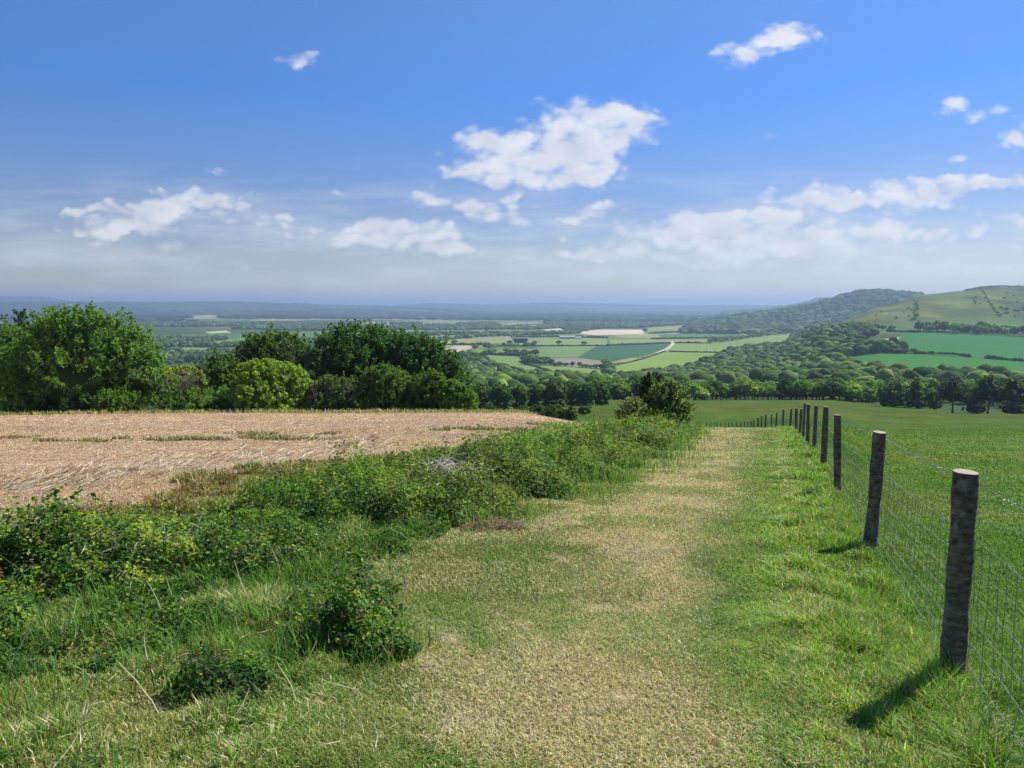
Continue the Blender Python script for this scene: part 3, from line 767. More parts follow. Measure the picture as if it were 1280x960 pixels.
# the hawthorns by the track
hw = [(0, 0, .48, .42, .34), (-.05, 0, .72, .34, .22), (.05, 0, .26, .36, .22), (-.2, 0, .45, .25, .25), (.2, 0, .52, .25, .25), (0, -.25, .5, .3, .3)]
make_tree("hawthorn_tree", "upright dark hawthorn standing alone beside the track's crest", "tree", 800, 838, 463, 58, (.022, .04, .012), (.04, .06, .015), 9000, .14, hw, None, 21, spiky=.1, tipfrac=.2, spread=.05)
make_tree("hawthorn_bush", "rounded hawthorn with cream tipped sprays against the dark hawthorn", "bush", 814, 860, 479, 56, (.045, .08, .02), (.17, .21, .08), 7500, .15,
          [(0, 0, .5, .44, .38), (-.1, 0, .25, .3, .25), (.15, 0, .6, .3, .28), (-.12, 0, .7, .26, .22)], None, 22, spiky=.35, tipfrac=.42)
make_tree("hawthorn_bush", "small pale flowering bush at the dark hawthorn's left foot", "bush", 776, 809, 502, 55, (.07, .09, .03), (.26, .27, .15), 3200, .14, None, None, 23, spiky=.3, tipfrac=.45)

# row of trees in the dip beyond the cut field
GR = "trees in the dip beyond the cut field"
dip = [(586, 616, 477, 236, DM, "dark tree at the left end of the row in the dip"),
       (609, 641, 476, 226, (.05, .105, .02), "round mid green tree second from the left in the dip row"),
       (636, 662, 479, 232, DM, "dark tree left of the tallest in the dip row"),
       (655, 680, 477, 238, DM, "dark bushy tree just left of the tallest in the dip row"),
       (672, 713, 470.5, 226, DK, "tallest and widest dark tree of the dip row"),
       (704, 727, 476, 230, DM, "narrow tree right of the tallest in the dip row"),
       (720, 748, 476.5, 228, (.045, .10, .02), "mid green tree second from the right in the dip row"),
       (740, 766, 478, 232, (.045, .09, .02), "dark tree at the right end of the row in the dip")]
for i, (a, b_, t_, d_, c_, l_) in enumerate(dip):
    make_tree("broadleaf_tree", l_, "tree", a, b_, t_, d_, c_, MG, 2600, .62, None, GR, 30 + i, spread=.09)
GS = "clipped bushes below the dip trees"
for i, (a, b_, t_, d_, l_) in enumerate([(644, 664, 506, 140, "leftmost round bush of the dark hedge in the dip"), (661, 682, 504, 140, "second rounded bush of the dark hedge in the dip"),
                                         (679, 700, 505, 141, "third rounded bush of the dark hedge in the dip"), (694, 709, 508, 142, "smallest round bush in the dark hedge in the dip"),
                                         (706, 722, 507, 139, "squarish dark bush at the right end of the hedge in the dip"), (604, 622, 505, 150, "lone low bush left of the dark hedge in the dip")]):
    make_tree("bush", l_, "bush", a, b_, t_, d_, DK, MG, 1500, .33, [(0, 0, .35, .46, .6), (-.2, 0, .4, .3, .4), (.2, 0, .42, .3, .42)], GS, 50 + i)
make_tree("hedge", "short thin dark hedge right of the clipped bushes", "hedge", 723, 740, 504.5, 175, DK, DM, 700, .4, [(0, 0, .4, .5, .5), (-.3, 0, .4, .25, .5), (.3, 0, .4, .25, .5)], None, 57)

# the row of big trees across the pasture on the right
GP_ = "trees along the pasture's lower edge"
row = [(1096, 1140, 472, 268, (.05, .095, .025), LG, "broad round tree at the left end of the pasture edge row", 2.2),
       (1128, 1172, 469.5, 272, (.055, .105, .025), LM, "light topped round tree second along the pasture edge row", 2),
       (1160, 1184, 469, 284, (.10, .115, .055), LG, "thin greyish tree in the gap of the pasture edge row", 2),
       (1176, 1216, 470.5, 264, (.025, .05, .015), DM, "dark spreading tree with a visible trunk, third from the row's right", 3),
       (1206, 1240, 473, 272, (.05, .10, .025), LG, "lighter tree between the two darkest of the pasture edge row", 2),
       (1218, 1262, 468, 262, (.025, .05, .015), MG, "darkest wide tree of the pasture edge row with a clear trunk", 3),
       (1250, 1292, 470, 260, (.03, .06, .018), MG, "dark tree cut by the picture's right edge in the pasture row", 3)]
clear = [(0, 0, .64, .42, .3), (-.25, 0, .55, .24, .24), (.25, 0, .56, .24, .24), (0, 0, .8, .3, .2), (-.12, -.2, .5, .3, .22), (.15, -.2, .46, .28, .2)]
for i, (a, b_, t_, d_, c_, tp, l_, k) in enumerate(row):
    make_tree("broadleaf_tree", l_, "tree", a, b_, t_, d_, c_, tp, 3200, .62, clear if k == 3 else None, GP_, 60 + i, spread=.09, tipfrac=.3)

# ------------------------------------------------------------------ woodland trees: one of each build, then copies
protos = []
for i in range(10):
    r = np.random.default_rng(300 + i)
    base = np.array([(.05, .10, .025), (.04, .08, .022), (.065, .12, .03), (.09, .15, .035), (.035, .07, .02), (.06, .10, .035), (.05, .09, .02), (.11, .16, .04), (.045, .085, .028), (.07, .115, .04)][i]) * np.array([2.4, 2.2, 1.7])
    h = 1.0
    L = [(0, 0, .55, .42, .42, .38)]
    for a in np.linspace(0, 2 * math.pi, 6)[:-1] + r.random():
        L.append((math.cos(a) * .3, math.sin(a) * .3, .42 + .22 * r.random(), .26, .26, .24))
    L.append((r.normal() * .08, r.normal() * .08, .78, .26, .26, .2))
    c = MB(); crown_mb(c, L, 1500, .075, base, r, tip=tuple(np.array(base) * 2.6), tipfrac=.45, spread=.06, core=.80, clump=14)
    ob = c.build("crown", m_leafv, link=False)
    t = MB(); tube(t, [(0, 0, -.15), (0, 0, .5)], [.035, .02], 6, BARKC)
    tb = t.build("trunk", m_bark, link=False)
    protos.append((ob, tb))


def inpoly(px, py, poly):
    res = np.zeros(len(px), bool); n = len(poly)
    for i in range(n):
        x1, y1 = poly[i]; x2, y2 = poly[(i + 1) % n]
        c_ = ((y1 > py) != (y2 > py)) & (px < (x2 - x1) * (py - y1) / (y2 - y1 + 1e-12) + x1)
        res ^= c_
    return res


def to_px(x, y, z):
    f = y * cP - z * sP; up_ = y * sP + z * cP
    return 640 + 960 * x / f, 480 - 960 * up_ / f


def scatter(poly, d0, d1, gap, seed, nmax=6000):
    """tree spots (x,y,z) spaced over the ground whose trunks fall in an area of land"""
    r = np.random.default_rng(seed)
    p = np.array(poly, float); u0, u1 = (p[:, 0].min() - 640) / 955, (p[:, 0].max() - 640) / 955
    n = int(nmax * 8)
    d = np.sqrt(r.random(n) * (d1 ** 2 - d0 ** 2) + d0 ** 2); u = u0 + (u1 - u0) * r.random(n)
    x = u * d; z = H(x, d); a, b = to_px(x, d, z)
    ok = inpoly(a, b, poly)
    x, d, z = x[ok], d[ok], z[ok]
    cells = {}; keep = []
    for i in range(len(x)):
        ci, cj = int(x[i] // gap), int(d[i] // gap); good = True
        for a_ in (-1, 0, 1):
            for b_ in (-1, 0, 1):
                for j in cells.get((ci + a_, cj + b_), ()):
                    if (x[i] - x[j]) ** 2 + (d[i] - d[j]) ** 2 < gap * gap: good = False; break
                if not good: break
            if not good: break
        if good:
            cells.setdefault((ci, cj), []).append(i); keep.append(i)
            if len(keep) >= nmax: break
    keep = np.array(keep, int)
    return np.column_stack([x[keep], d[keep], z[keep]])


W_POLY = [(738, 503), (752, 493), (772, 484), (800, 475), (842, 468), (872, 460), (896, 452), (905, 443), (940, 436), (985, 433), (992, 420), (1035, 414), (1062, 411), (1085, 412), (1094, 418), (1080, 425),
          (1048, 432), (1100, 433), (1128, 437), (1130, 441), (1100, 442), (1034, 448), (1062, 463), (1100, 471), (1135, 478), (1205, 480), (1300, 483), (1340, 520), (1280, 513), (1180, 505), (1100, 501), (1000, 500), (860, 500)]
pts = scatter(W_POLY, 286, 2300, 10.3, 5, 9000)
W2 = [(540, 500), (540, 452), (560, 448), (600, 447), (622, 462), (655, 474), (700, 478), (735, 478), (760, 488), (760, 500)]
pts2 = scatter(W2, 270, 1250, 10.5, 6, 2500)
allp = np.vstack([pts, pts2])
allp = allp[np.argsort(allp[:, 1])]
NIND = 250
r = np.random.default_rng(77)
for i, p in enumerate(allp[:NIND]):
    c0, t0 = protos[[0, 2, 3, 5, 7, 9, 2, 3, 6, 8][r.integers(10)]]
    h = (8.5 + 5 * r.random()) * (.68 if p[0] / p[1] < .47 else .85); wv = h * (1.0 + .5 * r.random())
    o = empty("woodland_tree", p, r.random() * 6.28); o.scale = (wv, wv, h)
    leftw = (p[0] / p[1]) < .115
    tag(o, "round topped tree packed in the wood left of the valley meadows" if leftw else "round topped tree packed in the wood below the pasture", "tree", "wood between the dip trees and meadows" if leftw else "wood below the pasture")
    for q in (c0, t0):
        k = q.copy(); COL.objects.link(k); k.parent = o


def low_mass(name, P, hgt, wid, cols, mat, label, seed, sub=1, cat=None, rough=.45, smooth=False):
    """many small crowns far away, as one mass"""
    r = np.random.default_rng(seed)
    V0, F0 = ICO2 if sub == 2 else ICO1
    n = len(P); k = len(V0)
    dsp = 1 + (r.random((n, k)) - .5) * rough
    Vv = V0[None] * dsp[:, :, None]
    sc = np.stack([wid * (.75 + .6 * r.random(n)), wid * (.75 + .6 * r.random(n)), hgt * (.7 + .6 * r.random(n))], 1)
    Vv = Vv * sc[:, None] * .5
    Vv[:, :, 2] += (P[:, 2] + sc[:, 2] * .42)[:, None]
    Vv[:, :, 0] += P[:, 0, None]; Vv[:, :, 1] += P[:, 1, None]
    F = (F0[None] + (np.arange(n) * k)[:, None, None]).reshape(-1, 3)
    cols = np.array(cols); cc = cols[r.integers(len(cols), size=n)] * (.6 + .8 * r.random(n))[:, None]
    o = build(name, Vv.reshape(-1, 3), [F], mat, np.repeat(cc, k, 0), smooth=smooth)
    tag(o, label, kind="stuff")
    return o


m_wood = leaf_mat("wood_canopy", 0, .9, 0, spec=0)
def canopy_mat(mat, sc, amt, bump=1.0, dist=1.0):
    nt_ = mat.node_tree; p = [n for n in nt_.nodes if n.type == "BSDF_PRINCIPLED"][0]
    geo = N(nt_, "ShaderNodeNewGeometry"); no = N(nt_, "ShaderNodeTexNoise"); no.inputs["Scale"].default_value = sc; no.inputs["Detail"].default_value = 4
    nt_.links.new(geo.outputs["Position"], no.inputs["Vector"])
    bp = N(nt_, "ShaderNodeBump"); bp.inputs["Strength"].default_value = bump; bp.inputs["Distance"].default_value = dist
    nt_.links.new(no.outputs[0], bp.inputs["Height"]); nt_.links.new(bp.outputs[0], p.inputs["Normal"])
canopy_mat(m_wood, .6, .3, 1.0, 1.2)
WC = [(.05, .10, .025), (.035, .08, .02), (.065, .125, .03), (.10, .17, .04), (.055, .09, .035)]
low_mass("woodland", allp[NIND:], 13.5, 14.0, [tuple(1.2 * v * w for v, w in zip(c_, (1.15, 1, .9))) for c_ in WC], m_wood, "broadleaf wood filling the valley side below the grassy hill", 8, sub=2, rough=.28, smooth=True)


def field_free(x, y):
    a, b = to_px(x, y, H(x, y))
    ok = np.ones(len(x), bool)
    for poly, _, _ in FIELDS:
        ok &= ~inpoly(a, b, poly)
    return ok



def woods(poly, d0, d1, gap, hgt, wid, name, label, seed, nmax, mask=None, sub=1, cols=WC):
    P = scatter(poly, d0, d1, gap, seed, nmax)
    if mask is not None:
        P = P[mask(P[:, 0], P[:, 1])]
    return low_mass(name, P, hgt, wid, cols, m_wood, label, seed, sub)


woods([(850, 417), (870, 404), (935, 392), (980, 386), (1020, 378), (1050, 368), (1075, 362), (1128, 364), (1160, 366), (1100, 395), (1040, 412), (990, 421), (930, 418)], 2700, 5200, 24, 19, 34, "woodland",
      "dark wooded down with a long flank behind the grassy hill", 11, 7000)
woods([(-80, 500), (-80, 425), (200, 418), (560, 436), (560, 500)], 300, 2300, 13, 12, 16, "woodland", "woods on the low ground glimpsed between the near trees", 15, 6000, lambda x, y: (fbm(x / 250, y / 250, 177, 3) > .44) & field_free(x, y), sub=1)
woods([(905, 392), (960, 385), (1020, 373), (1060, 371), (1060, 392), (905, 400)], 6500, 9300, 55, 30, 85, "woodland", "blue wooded ridge behind the wooded down", 12, 3500)


wmask = lambda x, y: (fbm(x / 700, y / 420, 171, 4) > .49) & field_free(x, y)
woods([(-80, 460), (-80, 404), (870, 404), (850, 412), (700, 418), (560, 424), (520, 440), (520, 470)], 1300, 5200, 17, 12, 21, "woodland", "mid distance woods and copses across the valley floor", 13, 16000, wmask)
wm2 = lambda x, y: (fbm(x / 1500, y / 700, 173, 4) > .465) & field_free(x, y)
woods([(-80, 410), (-80, 378), (1010, 380), (930, 400), (870, 406)], 4700, 15000, 55, 20, 85, "woodland", "far blue woods stretching to the horizon ridges", 14, 14000, wm2, cols=[(.022, .045, .025), (.03, .058, .03)])

# ------------------------------------------------------------------ hedges, tree rows and clumps of the valley


def tree_row(pts_, gap, h, wv, label, group, jitter=2.0, seed=0, single=None):
    r = np.random.default_rng(seed + 900)
    P = np.array([hit(a, b, 280) for a, b in pts_])
    seg = np.linalg.norm(np.diff(P[:, :2], axis=0), axis=1); L_ = np.concatenate([[0], np.cumsum(seg)])
    s = np.arange(0, L_[-1] + .01, gap) + 0
    X = np.interp(s, L_, P[:, 0]) + r.normal(size=len(s)) * jitter * .4; Y = np.interp(s, L_, P[:, 1]) + r.normal(size=len(s)) * jitter
    for x, y in zip(X, Y):
        c0, t0 = protos[r.integers(10)]
        hh = h * (.7 + .5 * r.random()); ww = wv * (.8 + .5 * r.random())
        o = empty("hedgerow_tree", (x, y, Hs(x, y)), r.random() * 6.28); o.scale = (ww, ww, hh)
        tag(o, label, "tree", group)
        for q in (c0, t0):
            k = q.copy(); COL.objects.link(k); k.parent = o


def hedge(pts_, h, wid, label, seed=0, gap=None):
    r = np.random.default_rng(seed + 500)
    P = np.array([hit(a, b, 280) for a, b in pts_])
    seg = np.linalg.norm(np.diff(P[:, :2], axis=0), axis=1); L_ = np.concatenate([[0], np.cumsum(seg)])
    g = gap or wid * .55
    s = np.arange(0, L_[-1] + .01, g)
    X = np.interp(s, L_, P[:, 0]) + r.normal(size=len(s)) * .4; Y = np.interp(s, L_, P[:, 1]) + r.normal(size=len(s)) * .4
    V0, F0 = ICO1; n = len(s); k = len(V0)
    dsp = 1 + (r.random((n, k)) - .5) * .5
    hh = h * (.65 + .7 * r.random(n)); ww = wid * (.8 + .5 * r.random(n))
    Vv = V0[None] * dsp[:, :, None] * np.stack([ww, ww, hh], 1)[:, None] * .6
    Z = H(X, Y)
    Vv += np.stack([X, Y, Z + hh * .42], 1)[:, None]
    F = (F0[None] + (np.arange(n) * k)[:, None, None]).reshape(-1, 3)
    cc = np.array(WC)[r.integers(5, size=n)] * .85
    o = build("hedge", Vv.reshape(-1, 3), [F], m_wood, np.repeat(cc, k, 0))
    tag(o, label, "hedge", "hedges dividing the valley fields")


hedge([(622, 433), (700, 432.6), (758, 432.4), (838, 429.5)], 3.5, 6, "long hedge along the top of the dark teal crop field", 1)
hedge([(843, 428.8), (888, 429.6)], 4.5, 5, "short dark hedge right of the pale track's bend", 2)
hedge([(838, 440.3), (903, 441.3)], 3, 4, "thin broken hedge across the bright green field", 3)
hedge([(765, 458), (790, 452.8), (812, 446.3), (832, 439.6)], 2.5, 4, "dark hedge following the near side of the pale track", 4)
hedge([(650, 453), (666, 458), (682, 463), (698, 470)], 3, 4, "dark hedge slanting between the two bright meadows", 5)
hedge([(815, 424), (925, 421.6)], 5, 8, "hedge along the lower side of the deep green strip field", 6)
hedge([(812, 417.3), (868, 414.9), (895, 415.6), (930, 414.5)], 7, 10, "hedge above the deep green strip field", 7)
hedge([(515, 427.4), (545, 427), (575, 423), (603, 418.6)], 6, 8, "hedge under the green band field above the treetops", 8)
hedge([(560, 431.4), (622, 431.6)], 6, 8, "hedge above the pale tan wedge field", 9)
hedge([(1110, 414.6), (1130, 415.4), (1150, 415)], 4, 7, "hedge at the grassy hill's foot left of the tree belt", 10)
hedge([(1145, 442.2), (1170, 442.6), (1196, 444), (1212, 447)], 3, 4, "low hedge between the two deep green crop fields", 11)
hedge([(1232, 448.4), (1285, 453), (1340, 457)], 3.5, 4, "dark straight hedge at the right between the crop fields", 12)
hedge([(640, 422), (700, 421.2), (760, 423)], 6, 8, "hedge behind the long pale green field by the sheds", 13)
hedge([(605, 443.6), (650, 445.2)], 7, 7, "dark tall hedge above the meadow left of the clump", 14)
hedge([(760, 431.3), (800, 430), (838, 428.4)], 3, 5, "hedge under the pale strip field", 15)
GH = "tree belt at the grassy hill's foot"
tree_row([(1149, 415), (1180, 415.6), (1230, 418), (1285, 420.5), (1330, 422)], 9, 17, 17, "rounded tree in the dark belt along the grassy hill's foot", GH, 5, 1)
tree_row([(1160, 413.8), (1230, 415.5), (1330, 419)], 13, 18, 17, "rounded tree in the dark belt along the grassy hill's foot", GH, 5, 2)
tree_row([(1085, 412.5), (1108, 413.5), (1118, 414)], 16, 9, 12, "small tree left of the belt at the grassy hill's foot", "small trees left of the hill foot belt", 3, 3)
tree_row([(1070, 439), (1100, 441), (1128, 441.5)], 9, 9, 12, "tree in the hedge between the deep green crop fields", "trees in the hedge between the crop fields", 3, 4)
tree_row([(1133, 442), (1142, 441.5), (1150, 442)], 12, 7, 8, "tree in the hedge between the deep green crop fields", "trees in the hedge between the crop fields", 2, 5)
GC = "tree clump between the bright meadows"
tree_row([(652, 446), (660, 444), (672, 445)], 11, 12, 15, "dark tree of the clump between the two bright meadows", GC, 6, 6)
tree_row([(654, 452), (668, 450), (684, 451)], 11, 12, 15, "dark tree of the clump between the two bright meadows", GC, 5, 7)
tree_row([(656, 456), (672, 457), (690, 457.2)], 10, 12, 14, "dark tree of the clump between the two bright meadows", GC, 3, 8)
tree_row([(694, 457.6), (700, 458.3), (722, 458.6), (752, 462)], 12, 8.0, 11, "hedge tree standing before the bare brownish plot", "hedge trees before the bare plot", 3, 9)
tree_row([(757, 456), (761, 462), (763, 470)], 11, 12, 13, "tree of the short dark row by the track's near end", "dark row by the track's near end", 2, 10)
tree_row([(572, 449), (585, 447), (603, 448)], 9, 14, 14, "dark tree of the copse under the tan wedge field", "copse under the tan wedge field", 8, 11)
tree_row([(570, 454), (590, 455), (607, 452)], 10, 13, 14, "dark tree of the copse under the tan wedge field", "copse under the tan wedge field", 8, 12)
tree_row([(600, 437), (625, 435), (650, 434), (670, 434)], 22, 12, 15, "tree among hedges behind the left bright meadow", "trees behind the left bright meadow", 12, 13)
tree_row([(610, 441), (630, 441), (650, 442)], 17, 12, 14, "tree among hedges behind the left bright meadow", "trees behind the left bright meadow", 8, 14)
tree_row([(640, 431), (700, 430.8), (755, 431)], 60, 11, 14, "field tree along the hedge above the dark crop", "field trees above the dark crop", 12, 15)
tree_row([(888, 428.6), (915, 425.5), (945, 421.5), (985, 417.5)], 16, 12, 17, "tree of the dark row slanting up to the wooded down", "slanting dark tree row", 9, 16)
tree_row([(520, 431), (548, 431), (575, 430)], 26, 12, 15, "tree in the row above the tan wedge field", "trees above the tan wedge field", 8, 17)

GE = "light low trees fringing the wood at the pasture edge"
tree_row([(868, 500.5), (920, 499.8), (980, 499.6), (1040, 500), (1098, 501.5)], 4.2, 6.5, 8, "small light green tree on the wood's fringe at the pasture edge", GE, 2.5, 18)
tree_row([(770, 502), (800, 500), (868, 500)], 5, 5.5, 7, "small light green tree on the wood's fringe at the pasture edge", GE, 2, 19)

# scrub on the grassy hill
r = np.random.default_rng(91)
sc_ = [(1141 + 6 * r.random(), 376 + 26 * k / 16, 3.2) for k in range(16)] + [(1128 + 20 * r.random(), 380 + 20 * r.random(), 2.6) for k in range(10)] + [(1210 + 16 * r.random(), 369 + 11 * r.random(), 2.8) for k in range(7)] \
    + [(1226 + 22 * k / 12 + r.normal() * .6, 362 + 33 * k / 12, 3.2) for k in range(13)] + [(1250 + 32 * r.random(), 362 + 40 * r.random(), 3.2) for k in range(16)] + [(1090 + 40 * r.random(), 390 + 14 * r.random(), 2.6) for k in range(6)]
for a, b, h in sc_:
    p = hit(a, b, 1300)
    if p[1] > 2400: continue
    c0, t0 = protos[r.integers(10)]; hh = h * (.8 + .9 * r.random())
    o = empty("scrub_bush", p, r.random() * 6.28); o.scale = (hh * 1.7, hh * 1.7, hh)
    tag(o, "small dark scrub bush dotted on the open grassy hill", "bush", "scrub on the grassy hill")
    k = c0.copy(); COL.objects.link(k); k.parent = o
for i in range(26):
    a = 1206 + i * 3.1; d = 1990 + r.normal() * 15; u = float(uv_of(a, 360)[0]); c0, t0 = protos[r.integers(10)]
    o = empty("skyline_tree", (u * d, d, Hs(u * d, d) - .5), r.random() * 6.28); o.scale = (9, 9, 3.2 + 1.5 * r.random())
    tag(o, "low tree of the thin dark line along the grassy hill's skyline", "tree", "thin tree line on the hill's skyline")
    k = c0.copy(); COL.objects.link(k); k.parent = o
# ================================================================== the wire fence
def post_mat():
    m, nt, out = new_mat("post_bark")
    geo = N(nt, "ShaderNodeNewGeometry")
    mp = N(nt, "ShaderNodeMapping"); mp.inputs["Scale"].default_value = (14, 14, 34); nt.links.new(geo.outputs["Position"], mp.inputs[0])
    n1 = N(nt, "ShaderNodeTexNoise"); n1.inputs["Scale"].default_value = 1; n1.inputs["Detail"].default_value = 7; n1.inputs["Roughness"].default_value = .7; nt.links.new(mp.outputs[0], n1.inputs["Vector"])
    r1 = N(nt, "ShaderNodeValToRGB"); e = r1.color_ramp.elements
    e[0].position = .38; e[0].color = (.06, .048, .038, 1); e[1].position = .62; e[1].color = (.22, .18, .14, 1)
    k = r1.color_ramp.elements.new(.72); k.color = (.42, .39, .34, 1)
    nt.links.new(n1.outputs[0], r1.inputs[0])
    mp2 = N(nt, "ShaderNodeMapping"); mp2.inputs["Scale"].default_value = (9, 9, 5); nt.links.new(geo.outputs["Position"], mp2.inputs[0])
    n2 = N(nt, "ShaderNodeTexNoise"); n2.inputs["Detail"].default_value = 3; nt.links.new(mp2.outputs[0], n2.inputs["Vector"]); n2.inputs["Scale"].default_value = 1
    r2 = N(nt, "ShaderNodeMapRange"); r2.inputs[1].default_value = .6; r2.inputs[2].default_value = .66; nt.links.new(n2.outputs[0], r2.inputs[0])
    mx = N(nt, "ShaderNodeMix", data_type="RGBA"); mx.inputs[7].default_value = (.20, .21, .17, 1)
    nt.links.new(r2.outputs[0], mx.inputs[0]); nt.links.new(r1.outputs[0], mx.inputs[6])
    p = N(nt, "ShaderNodeBsdfPrincipled"); p.inputs["Roughness"].default_value = .85; p.inputs["Specular IOR Level"].default_value = .2
    nt.links.new(mx.outputs[2], p.inputs["Base Color"])
    bp = N(nt, "ShaderNodeBump"); bp.inputs["Strength"].default_value = .9; bp.inputs["Distance"].default_value = .02
    nt.links.new(n1.outputs[0], bp.inputs["Height"]); nt.links.new(bp.outputs[0], p.inputs["Normal"]); nt.links.new(p.outputs[0], out.inputs[0])
    return m


m_post = post_mat()


def endgrain():
    m, nt, out = new_mat("cut_wood_end")
    tcn = N(nt, "ShaderNodeTexCoord"); wv = N(nt, "ShaderNodeTexWave", wave_type="RINGS", rings_direction="SPHERICAL"); wv.inputs["Scale"].default_value = 38; wv.inputs["Distortion"].default_value = 2.5
    nt.links.new(tcn.outputs["Object"], wv.inputs[0])
    r1 = N(nt, "ShaderNodeValToRGB"); r1.color_ramp.elements[0].color = (.22, .18, .14, 1); r1.color_ramp.elements[1].color = (.33, .28, .22, 1)
    nt.links.new(wv.outputs[0], r1.inputs[0])
    p = N(nt, "ShaderNodeBsdfPrincipled"); p.inputs["Roughness"].default_value = .8; nt.links.new(r1.outputs[0], p.inputs["Base Color"]); nt.links.new(p.outputs[0], out.inputs[0])
    return m


m_end = endgrain()
m_wire, ntw, outw = new_mat("galvanised_wire")
pw = N(ntw, "ShaderNodeBsdfPrincipled"); pw.inputs["Base Color"].default_value = (.34, .33, .28, 1); pw.inputs["Metallic"].default_value = .35; pw.inputs["Roughness"].default_value = .42
ntw.links.new(pw.outputs[0], outw.inputs[0])

fence = empty("wire_fence", at(1195, 4.15)); tag(fence, "long post and wire fence with bark covered round posts running down beside the track", "fence")
forg = np.array(fence.location)
top_px = [590.5, 541, 519, 508.5, 507, 505, 504, 511, 512, 516, 513.5, 517.5, 518.5, 518, 519, 521, 521.5, 522.3, 522.7, 523.2, 523.5, 523.8, 524.4, 525, 525.2, 525.4, 525.6, 525.6, 525.8, 526, 526, 526, 526.1, 526.3, 526.3, 526.4]
pd = [4.13, 7.85, 11.6, 15.2, 18.8, 22.4, 26.0, 29.6] + FD
posts = []
r = np.random.default_rng(5)
# one more post stands out of the picture at the right, where the wires go
allposts = [(0.45, None)] + list(zip(pd, top_px + [526.5] * 10))
for i, (d, ty) in enumerate(allposts):
    x = float(xf_(d)); zb = Hs(x, d)
    h = 1.14 if ty is None else float(np.clip(vv(ty) * d - zb, 1.0, 1.30))
    n = 14 if d < 30 else 8
    rings = 26 if d < 14 else (14 if d < 40 else 4)
    rad = 0.051 * (1.0 + .13 * r.normal()) if i != 1 else .061
    rad = float(np.clip(rad, 0.040, .062))
    t = np.linspace(0, 1, rings)
    lean = np.array([r.normal() * .03, r.normal() * .03]) if i > 2 else (np.array([0.012, 0.0]) if i == 1 else np.array([.055, .02]))
    ben = np.array([r.normal(), r.normal()]) * .008
    ax = np.stack([lean[0] * t * h + ben[0] * np.sin(t * 3.14), lean[1] * t * h + ben[1] * np.sin(t * 3.14), -.15 + t * (h + .15)], 1)
    th = np.arange(n) * 2 * math.pi / n
    rr_ = rad * (1.12 - .12 * t)[:, None] * (1 + .16 * (fbm(th[None] * 1.3 + i * 9, t[:, None] * 11 + 0 * th, 7 + i, 4) - .5) * 2 + .05 * np.sin(th + i)[None] + .05 * np.sin(7 * t + i)[:, None])
    V = np.stack([ax[:, 0, None] + rr_ * np.cos(th), ax[:, 1, None] + rr_ * np.sin(th), np.repeat(ax[:, 2, None], n, 1)], -1).reshape(-1, 3)
    a, b = np.meshgrid(np.arange(rings - 1), np.arange(n), indexing="ij"); b2 = (b + 1) % n
    F = [np.stack([a * n + b, a * n + b2, (a + 1) * n + b2, (a + 1) * n + b], -1).reshape(-1, 4)]
    po = build("post", V, F, m_post, np.full((len(V), 3), .1), fence, smooth=True)
    po.location = np.array([x, d, zb]) - forg
    # sawn top, just proud of the bark
    tilt = r.normal(size=2) * .05
    Vt = V[-n:].copy() * [1, 1, 1]; c0 = Vt.mean(0); Vt = c0 + (Vt - c0) * .985
    Vt[:, 2] += (Vt[:, 0] - c0[0]) * tilt[0] + (Vt[:, 1] - c0[1]) * tilt[1] + .004
    lo_ = V[-n:].copy(); lo_[:, 2] -= .003
    VV = np.concatenate([lo_, Vt]) - c0
    q = np.arange(n); q2 = (q + 1) % n
    e = build("sawn_top", VV, [np.stack([q, q2, q2 + n, q + n], 1), np.array([np.arange(n) + n])], m_end, np.full((2 * n, 3), .5), po)
    e.location = c0
    posts.append((x + lean[0] * h * .8, d, zb, h, rad, lean, x))


def wirepts(hf, top=True):
    out_ = []
    for (xt, d, zb, h, rad, lean, x) in posts:
        hh = h - hf if top else hf
        out_.append([x + lean[0] * hh + rad + .006, d + lean[1] * hh - .004, zb + hh])
    return np.array(out_)


def sag(P, per, amt, seed):
    rs = np.random.default_rng(seed); Q = []
    for a, b in zip(P[:-1], P[1:]):
        t = np.arange(per)[:, None] / per
        q = a * (1 - t) + b * t; q[:, 2] -= amt * 4 * (t * (1 - t))[:, 0]; Q.append(q)
    Q.append(P[-1:]); Q = np.concatenate(Q)
    return Q


bw = MB()
P = sag(wirepts(.055), 8, .03, 1)
for ph in (0, math.pi):     # two strands twisted together
    seg = np.linalg.norm(np.diff(P, axis=0), axis=1); s = np.concatenate([[0], np.cumsum(seg)])
    ss = np.concatenate([np.arange(0, min(s[-1], 22), .02), np.arange(min(s[-1], 22), s[-1], .6)])
    Q = np.stack([np.interp(ss, s, P[:, k]) for k in range(3)], 1)
    Q[:, 0] += .0022 * np.cos(ss * 2 * math.pi / .09 + ph); Q[:, 2] += .0022 * np.sin(ss * 2 * math.pi / .09 + ph)
    tube(bw, Q - forg, .0014, 4)
rb = np.random.default_rng(3)
for s0 in np.arange(0, 34, .115):
    q = np.array([np.interp(s0, s, P[:, k]) for k in range(3)])
    for _ in range(2):
        dv_ = rb.normal(size=3) * [1, .3, 1]; dv_ /= np.linalg.norm(dv_); tube(bw, np.array([q - dv_ * .014, q + dv_ * .014]) - forg, [.0012, .0007], 3)
    tube(bw, np.array([q - [0, .006, 0], q + [0, .006, 0]]) - forg, .0042, 5)
bw.build("barbed_wire", m_wire, fence)
net = MB()
hts = [.83, .68, .53, .39, .26, .14, .05]
rows = [sag(wirepts(hh, False), 6, .012, 5) for hh in hts]
for k, P_ in enumerate(rows):
    rs = np.random.default_rng(k); P_ = P_ + rs.normal(size=P_.shape) * [.004, 0, .004]
    rows[k] = P_
    tube(net, P_ - forg, .0024 if k == 0 else .0020, 4)
